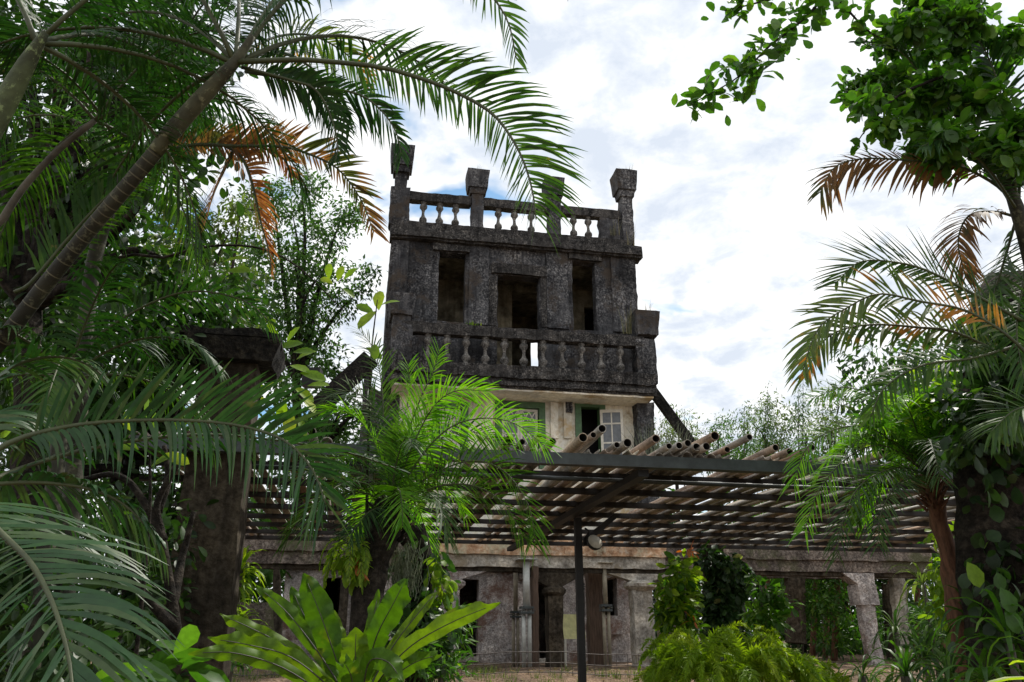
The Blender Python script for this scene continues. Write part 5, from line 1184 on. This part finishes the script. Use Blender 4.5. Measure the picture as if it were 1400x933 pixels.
def moss(label, px, py, Y, n, L, w, seed):
    g = random.Random(seed); r = P(px, py, Y); V = []; F = []; var = []
    for k in range(n):
        b = Vector((g.gauss(0, w), g.gauss(0, .03), g.uniform(-L * .5, 0))); l = L * g.uniform(.4, 1); s_ = Vector((g.gauss(0, 1), g.gauss(0, 1), 0)).normalized(); v = g.random(); i0 = len(V)
        for j in range(6):
            c = b + Vector((math.sin(j * 1.7 + k) * .018, math.cos(j * 2 + k) * .018, -l * j / 5)); V += [c - s_ * .0025, c + s_ * .0025]; var += [v, v]
        F += [(i0 + 2 * j, i0 + 2 * j + 1, i0 + 2 * j + 3, i0 + 2 * j + 2) for j in range(5)]
    o = link('hanging_moss', mesh_np('hanging_moss', V, F, M['moss'], var), None, r); tagit(o, label, 'moss')
moss('grey beard of moss hanging on the right side of the phoenix palm trunk', 553, 735, 6.9, 150, .45, .07, 1)
def hangfern(label, px, py, Y, n, L, mat, seed, group=None):
    c = P(px, py, Y); r = empty('hanging_fern', c, label, 'fern', group); g = random.Random(seed)
    for k in range(n):
        C = arch(c, g.uniform(0, 6.28), g.uniform(.1, .9), L * g.uniform(.7, 1.1), 3.2, 12); frond('frond', C, r, mat, n=18, Lr=.07, Ll=.07, W=.02, droop=.3, seed=seed + k, rr=(.004, .001), segs=2, t0=.15, jit=.2)
hangfern('lime yellow fern hanging on the left of the phoenix palm trunk', 480, 745, 6.6, 13, .5, 'leaf_lime', 700)
bl = [(478, 765, 6.55, .10), (488, 780, 6.55, .09), (470, 775, 6.55, .07), (492, 755, 6.55, .08)]
cc = empty('lime_epiphyte', P(482, 740, 6.6), 'clump of lime leaves with orange tips clinging to the phoenix palm trunk', 'plant')
crown('foliage', [P(*b[:3]) for b in bl], [b[3] for b in bl], 18, .13, .4, 'leaf_lime', cc, 1.4, True, 112)
crown('orange_leaves', [P(492, 776, 6.45)], [.05], 8, .09, .4, 'red_leaf', cc, 1.2, True, 113)
# undergrowth right of the nest fern
bl = scatter(555, 625, 850, 925, 6.4, 7.2, .12, .22, 12, 104)
ug = empty('undergrowth', gp(590, 910, 6.8), 'dark feathery undergrowth between the nest fern and the arcade', 'plant'); 
crown('foliage', [P(*b[:3]) for b in bl], [b[3] for b in bl], 60, .1, .3, 'leaf_mid', ug, .2, False, 114)
rosette('thin leaved plant leaning out before the first dark doorway', 605, 872, 7.4, 22, .34, .028, 'leaf_mid', .1, 1.2, seed=12, name='arching_plant')
rosette('low yellow striped plant at the corner of the wire fence', 608, 915, 8.5, 12, .3, .05, 'leaf_lime', .3, 1.2, seed=13, name='striped_plant', stem=False)

# bright feathery ferns and the vine covered column on the right -----
vc = gp(985, 900, 16.4)
vcol = empty('vine_column', vc, 'pergola column completely covered by dark glossy vine leaves', 'climber')
MB().box(vc.x - .2, vc.x + .2, vc.y - .2, vc.y + .2, vc.z - .2, zP - .1, .3, .02).build('column', M['pillar'], vcol, world=True)
bl = [(990 + random.uniform(-20, 20), 766 + 10 * k, 16.0 + random.uniform(-.1, .2), .33) for k in range(13)] * 2
crown('foliage', [P(*b[:3]) for b in bl], [b[3] for b in bl], 85, .17, .62, 'leaf_vine', vcol, .9, True, 120, shell=.35)
bl = [(926, 785, 12, .2), (914, 808, 12, .2), (905, 838, 12, .17), (942, 815, 12.3, .18), (928, 830, 12, .26), (925, 850, 12, .25), (935, 860, 12, .25), (932, 768, 12, .13), (938, 790, 12.2, .17)]
sh = empty('croton_shrub', gp(935, 900, 12), 'bright green shrub with red orange top leaves left of the vine column', 'shrub'); trunk([gp(935, 900, 12), P(935, 780, 12)], [.03, .015], 'bark_pale', sh, 'stem', 6)
crown('foliage', [P(*b[:3]) for b in bl], [b[3] for b in bl], 50, .19, .42, 'leaf_lime', sh, .5, True, 121)
crown('foliage_dark', [P(*b[:3]) for b in bl], [b[3] * 1.0 for b in bl], 12, .19, .42, 'leaf_mid', sh, .5, True, 125)
crown('red_leaves', [P(943, 757, 12), P(948, 848, 11.7)], [.09, .06], 5, .15, .35, 'red_leaf', sh, .3, True, 122)
bl = [(1042, 806, 12.4, .14), (1062, 815, 12.5, .16), (1078, 828, 12.4, .12), (1038, 842, 12.3, .2), (1056, 852, 12.2, .2), (1030, 790, 12.8, .09), (1050, 830, 12.6, .2)]
sh2 = empty('light_shrub', gp(1040, 900, 12.4), 'light green leafy shrub right of the vine column', 'shrub'); trunk([gp(1040, 900, 12.4), P(1040, 800, 12.4)], [.03, .015], 'bark_pale', sh2, 'stem', 6)
crown('foliage', [P(*b[:3]) for b in bl], [b[3] for b in bl], 45, .17, .5, 'leaf_mid', sh2, .3, True, 123)
def fernclump(label, px, py, Y, n, L, seed):
    c = P(px, py, Y); b = ground_at(c.x, c.y); c.z = max(c.z, b.z + .05); r = empty('feathery_fern', b, label, 'fern', 'bright feathery ferns round the vine column'); g = random.Random(seed)
    for k in range(n):
        C = arch(c, g.uniform(0, 6.28), g.uniform(.35, 1.45), L * g.uniform(.65, 1.1), 2.0, 14)
        V, q, nv, var = leaflets(C, 34, .12, .12, .018, roll=g.uniform(-20, 20), droop=.25, t0=.06, tip=.3, segs=2, jit=.35, seed=seed * 50 + k)
        V2, _, _, var2 = leaflets(C, 34, .09, .09, .015, roll=70, droop=.15, t0=.06, tip=.3, segs=2, jit=.4, seed=seed * 70 + k)
        V = np.concatenate([V, V2]); var = np.concatenate([var, var2])
        N = len(V); F = (q[None] + (np.arange(N) * nv)[:, None, None]).reshape(-1, 4); W_ = V.reshape(-1, 3); base_ = len(W_)
        rb_ = np.stack([C - [.003, 0, 0], C + [.003, 0, 0]], 1).reshape(-1, 3); kk_ = np.arange(len(C) - 1)[:, None] * 2 + np.array([0, 1, 3, 2]) + base_
        m = link('frond', mesh_np('frond', np.vstack([W_, rb_]) - np.array(b), np.vstack([F, kk_]), M['fern'], np.r_[np.repeat(np.clip(var * .5 + .5 * g.random(), 0, 1), nv), np.full(len(rb_), .4)]), r); m['kind'] = 'stuff'
for i, (px, py, Y, n, L, lb) in enumerate(((915, 925, 10.5, 30, .75, 'leftmost feathery fern, spilling toward the wire fence'), (965, 925, 10, 34, .8, 'feathery fern directly below the vine column'), (1020, 930, 10, 34, .85, 'feathery fern right below the vine column, in the middle of the bank'),
        (1075, 930, 10.2, 32, .8, 'feathery fern nearest the leaning column'), (1120, 940, 10.2, 22, .6, 'small feathery fern at the right end of the bright bank'), (990, 895, 12, 24, .7, 'feathery fern climbing the foot of the vine column'), (1060, 905, 12, 22, .7, 'feathery fern behind, right of the vine column'), (930, 900, 12, 22, .7, 'feathery fern behind, under the croton shrub'))):
    fernclump(lb, px, py, Y, n, L, 20 + i)

# right side: thick trunk under creepers, understory, creeper curtain --
tb = gp(1385, 900, 7.2)
big = empty('old_tree', tb, 'thick dark tree trunk wrapped in creepers at the right edge', 'tree')
trunk([tb, P(1372, 800, 7.2), P(1362, 680, 7.2), P(1372, 560, 7.2), P(1400, 400, 7.2)], [.42, .34, .33, .38, .4], 'bark', big, n=14, jit=.1)
bl = scatter(1300, 1420, 430, 640, 6.3, 7.2, .2, .35, 26, 130, lambda x, y: x > 1330 - (y - 430) * .1)
crown('foliage', [P(*b[:3]) for b in bl], [b[3] for b in bl], 6, .13, .55, 'leaf_dark', big, .7, True, 131, sub=12, subr=.15)
bl = scatter(1335, 1420, 640, 880, 6.55, 6.85, .12, .22, 26, 132)
crown('creeper_leaves', [P(*b[:3]) for b in bl], [b[3] for b in bl], 7, .14, .7, 'leaf_dark', big, 1.2, True, 133)
for i, (x, y) in enumerate(((1362, 580), (1367, 803), (1322, 768), (1374, 830), (1376, 575))):
    l = np.array([.2]); leaf_object('leaf', np.array(P(x, y, 6.3))[None], np.array([[.3, -.2, -1.]]), np.array([[.1, -1, .2]]), l, l * .75, 'leaf_lime' if i in (0, 2) else 'leaf_mid', big, True, np.array([.5]))
g = random.Random(8)
for i, (x, y) in enumerate(((1300, 480), (1255, 500), (1330, 540), (1240, 540))):
    pass
bl = scatter(1180, 1340, 500, 600, 7.4, 8.4, .2, .35, 22, 134, lambda x, y: y > 600 - (x - 1150) * .6)
cu = empty('creeper_curtain', gp(1290, 900, 8.0), 'yellow green creeper mass coloured as if sunlit, behind the right phoenix crown', 'climber')
trunk([gp(1300, 900, 8.4), P(1320, 700, 8.4), P(1310, 560, 8.2)], [.1, .08, .05], 'bark', cu, 'stem', 8)
crown('foliage', [P(*b[:3]) for b in bl], [b[3] for b in bl], 6, .12, .5, 'leaf_mid', cu, .6, True, 135, sub=12, subr=.13)
crown('sunlit_colour_leaves', [P(*b[:3]) for b in bl[::2]], [b[3] for b in bl[::2]], 6, .11, .5, 'leaf_lime', cu, .6, True, 149, sub=9, subr=.13)  # lime leaves mixed in, putting sunlight into the colour of the mass
bl = scatter(1283, 1300, 690, 860, 8.4, 8.8, .1, .18, 14, 136)
crown('creeper_leaves', [P(*b[:3]) for b in bl], [b[3] for b in bl], 16, .1, .6, 'leaf_lime', cu, 1, True, 137)
US = 'understory plants at the lower right'
for i, (x, y, Y, n, L, w, mt, lb) in enumerate(((1225, 865, 11, 26, .6, .03, 'leaf_bg', 'narrow leaved plant below the slim column'), (1262, 800, 12, 22, .6, .04, 'leaf_olive', 'pale arching plant beside the slim column, drooping left'),
        (1265, 900, 9.5, 30, .6, .035, 'leaf_bg', 'bamboo like tuft right of the slim column foot'), (1240, 925, 8.5, 30, .6, .04, 'leaf_mid', 'grassy tuft at the bottom below the leaning column'), (1330, 850, 7.5, 26, .55, .04, 'leaf_mid', 'arching leafy plant in front of the phoenix trunk foot'),
        (1380, 880, 6.5, 26, .6, .05, 'leaf_mid', 'arching plant at the foot of the creeper trunk'), (1300, 930, 7, 28, .55, .04, 'leaf_bg', 'low tuft at the bottom edge below the phoenix trunk'), (1350, 930, 6.2, 26, .5, .04, 'leaf_mid', 'low tuft at the bottom edge, under the creeper trunk'),
        (1180, 925, 10, 24, .5, .03, 'leaf_mid', 'low tuft between the bright ferns and the leaning column'), (1400, 760, 7, 20, .6, .05, 'leaf_mid', 'arching plant against the right edge, half way up'))):
    rosette(lb, x, y, Y, n, L, w, mt, 0, 1.4, group=US, seed=40 + i, name='understory_plant', droop=1.8)
bl = scatter(1250, 1440, 800, 930, 9, 13, .2, .4, 32, 138)
gc = crown('ground_cover', [P(*b[:3]) for b in bl], [b[3] for b in bl], 60, .16, .28, 'leaf_bg', None, .5, False, 139, shell=.4); tagit(gc, 'thick green ground cover among the columns at the lower right', 'plants')
bl = scatter(60, 250, 790, 940, 7.5, 11, .25, .4, 26, 140) + scatter(-100, 120, 720, 930, 5, 7, .25, .4, 24, 144)
gc = crown('ground_cover', [P(*b[:3]) for b in bl], [b[3] for b in bl], 60, .15, .45, 'leaf_dark', None, .5, True, 141, shell=.4); tagit(gc, 'dark green ground cover left of the concrete pillar', 'plants')
rosette('broad yellow green strap leaves poking in at the lower right corner', 1450, 935, 4.2, 5, .5, .07, 'leaf_lime', .1, .6, seed=77, name='strap_plant', stem=True, droop=.6)
bl = [(235, 905, 4.6, .1), (205, 912, 4.6, .1), (180, 925, 4.5, .1), (250, 920, 4.6, .08)]
ss = empty('broad_leaf_plant', gp(215, 933, 4.6), 'low broad leaved plant at the foot of the concrete pillar', 'plant')
crown('foliage', [P(*b[:3]) for b in bl], [b[3] for b in bl], 7, .3, .45, 'leaf_mid', ss, .2, True, 145)
# patchy grass on the bank
gr_ = random.Random(31); pts_ = []
while len(pts_) < 420:
    x_, y_ = gr_.uniform(-7, 8), gr_.uniform(10, 18.5)
    if noise.noise(Vector((x_ * .9, y_ * .9, 2))) > .02: pts_.append((x_, y_, ground_z(x_, y_)))
random.seed(77); V_, F_, va_ = blades('x', pts_, None, 12, .17, .14, .007, .8)
tagit(link('grass', mesh_np('grass', V_, F_, M['leaf_olive'], va_)), 'short patchy grass on the earth bank before the arcade', 'grass', kind='stuff')
# dead litter on the bank
g = np.random.default_rng(3); n = 2600
x = g.uniform(-8, 9, n); y = g.uniform(9, 19, n); z = np.array([ground_z(a, b) for a, b in zip(x, y)]) + .02
o = leaf_object('leaf_litter', np.stack([x, y, z], 1), g.normal(size=(n, 3)) * [1, 1, .15], np.tile([0, 0, 1.], (n, 1)) + g.normal(size=(n, 3)) * .3, g.uniform(.06, .16, n), g.uniform(.03, .06, n), 'palm_tan', None); tagit(o, 'dry brown leaf litter scattered over the bank', 'leaf litter', kind='stuff')
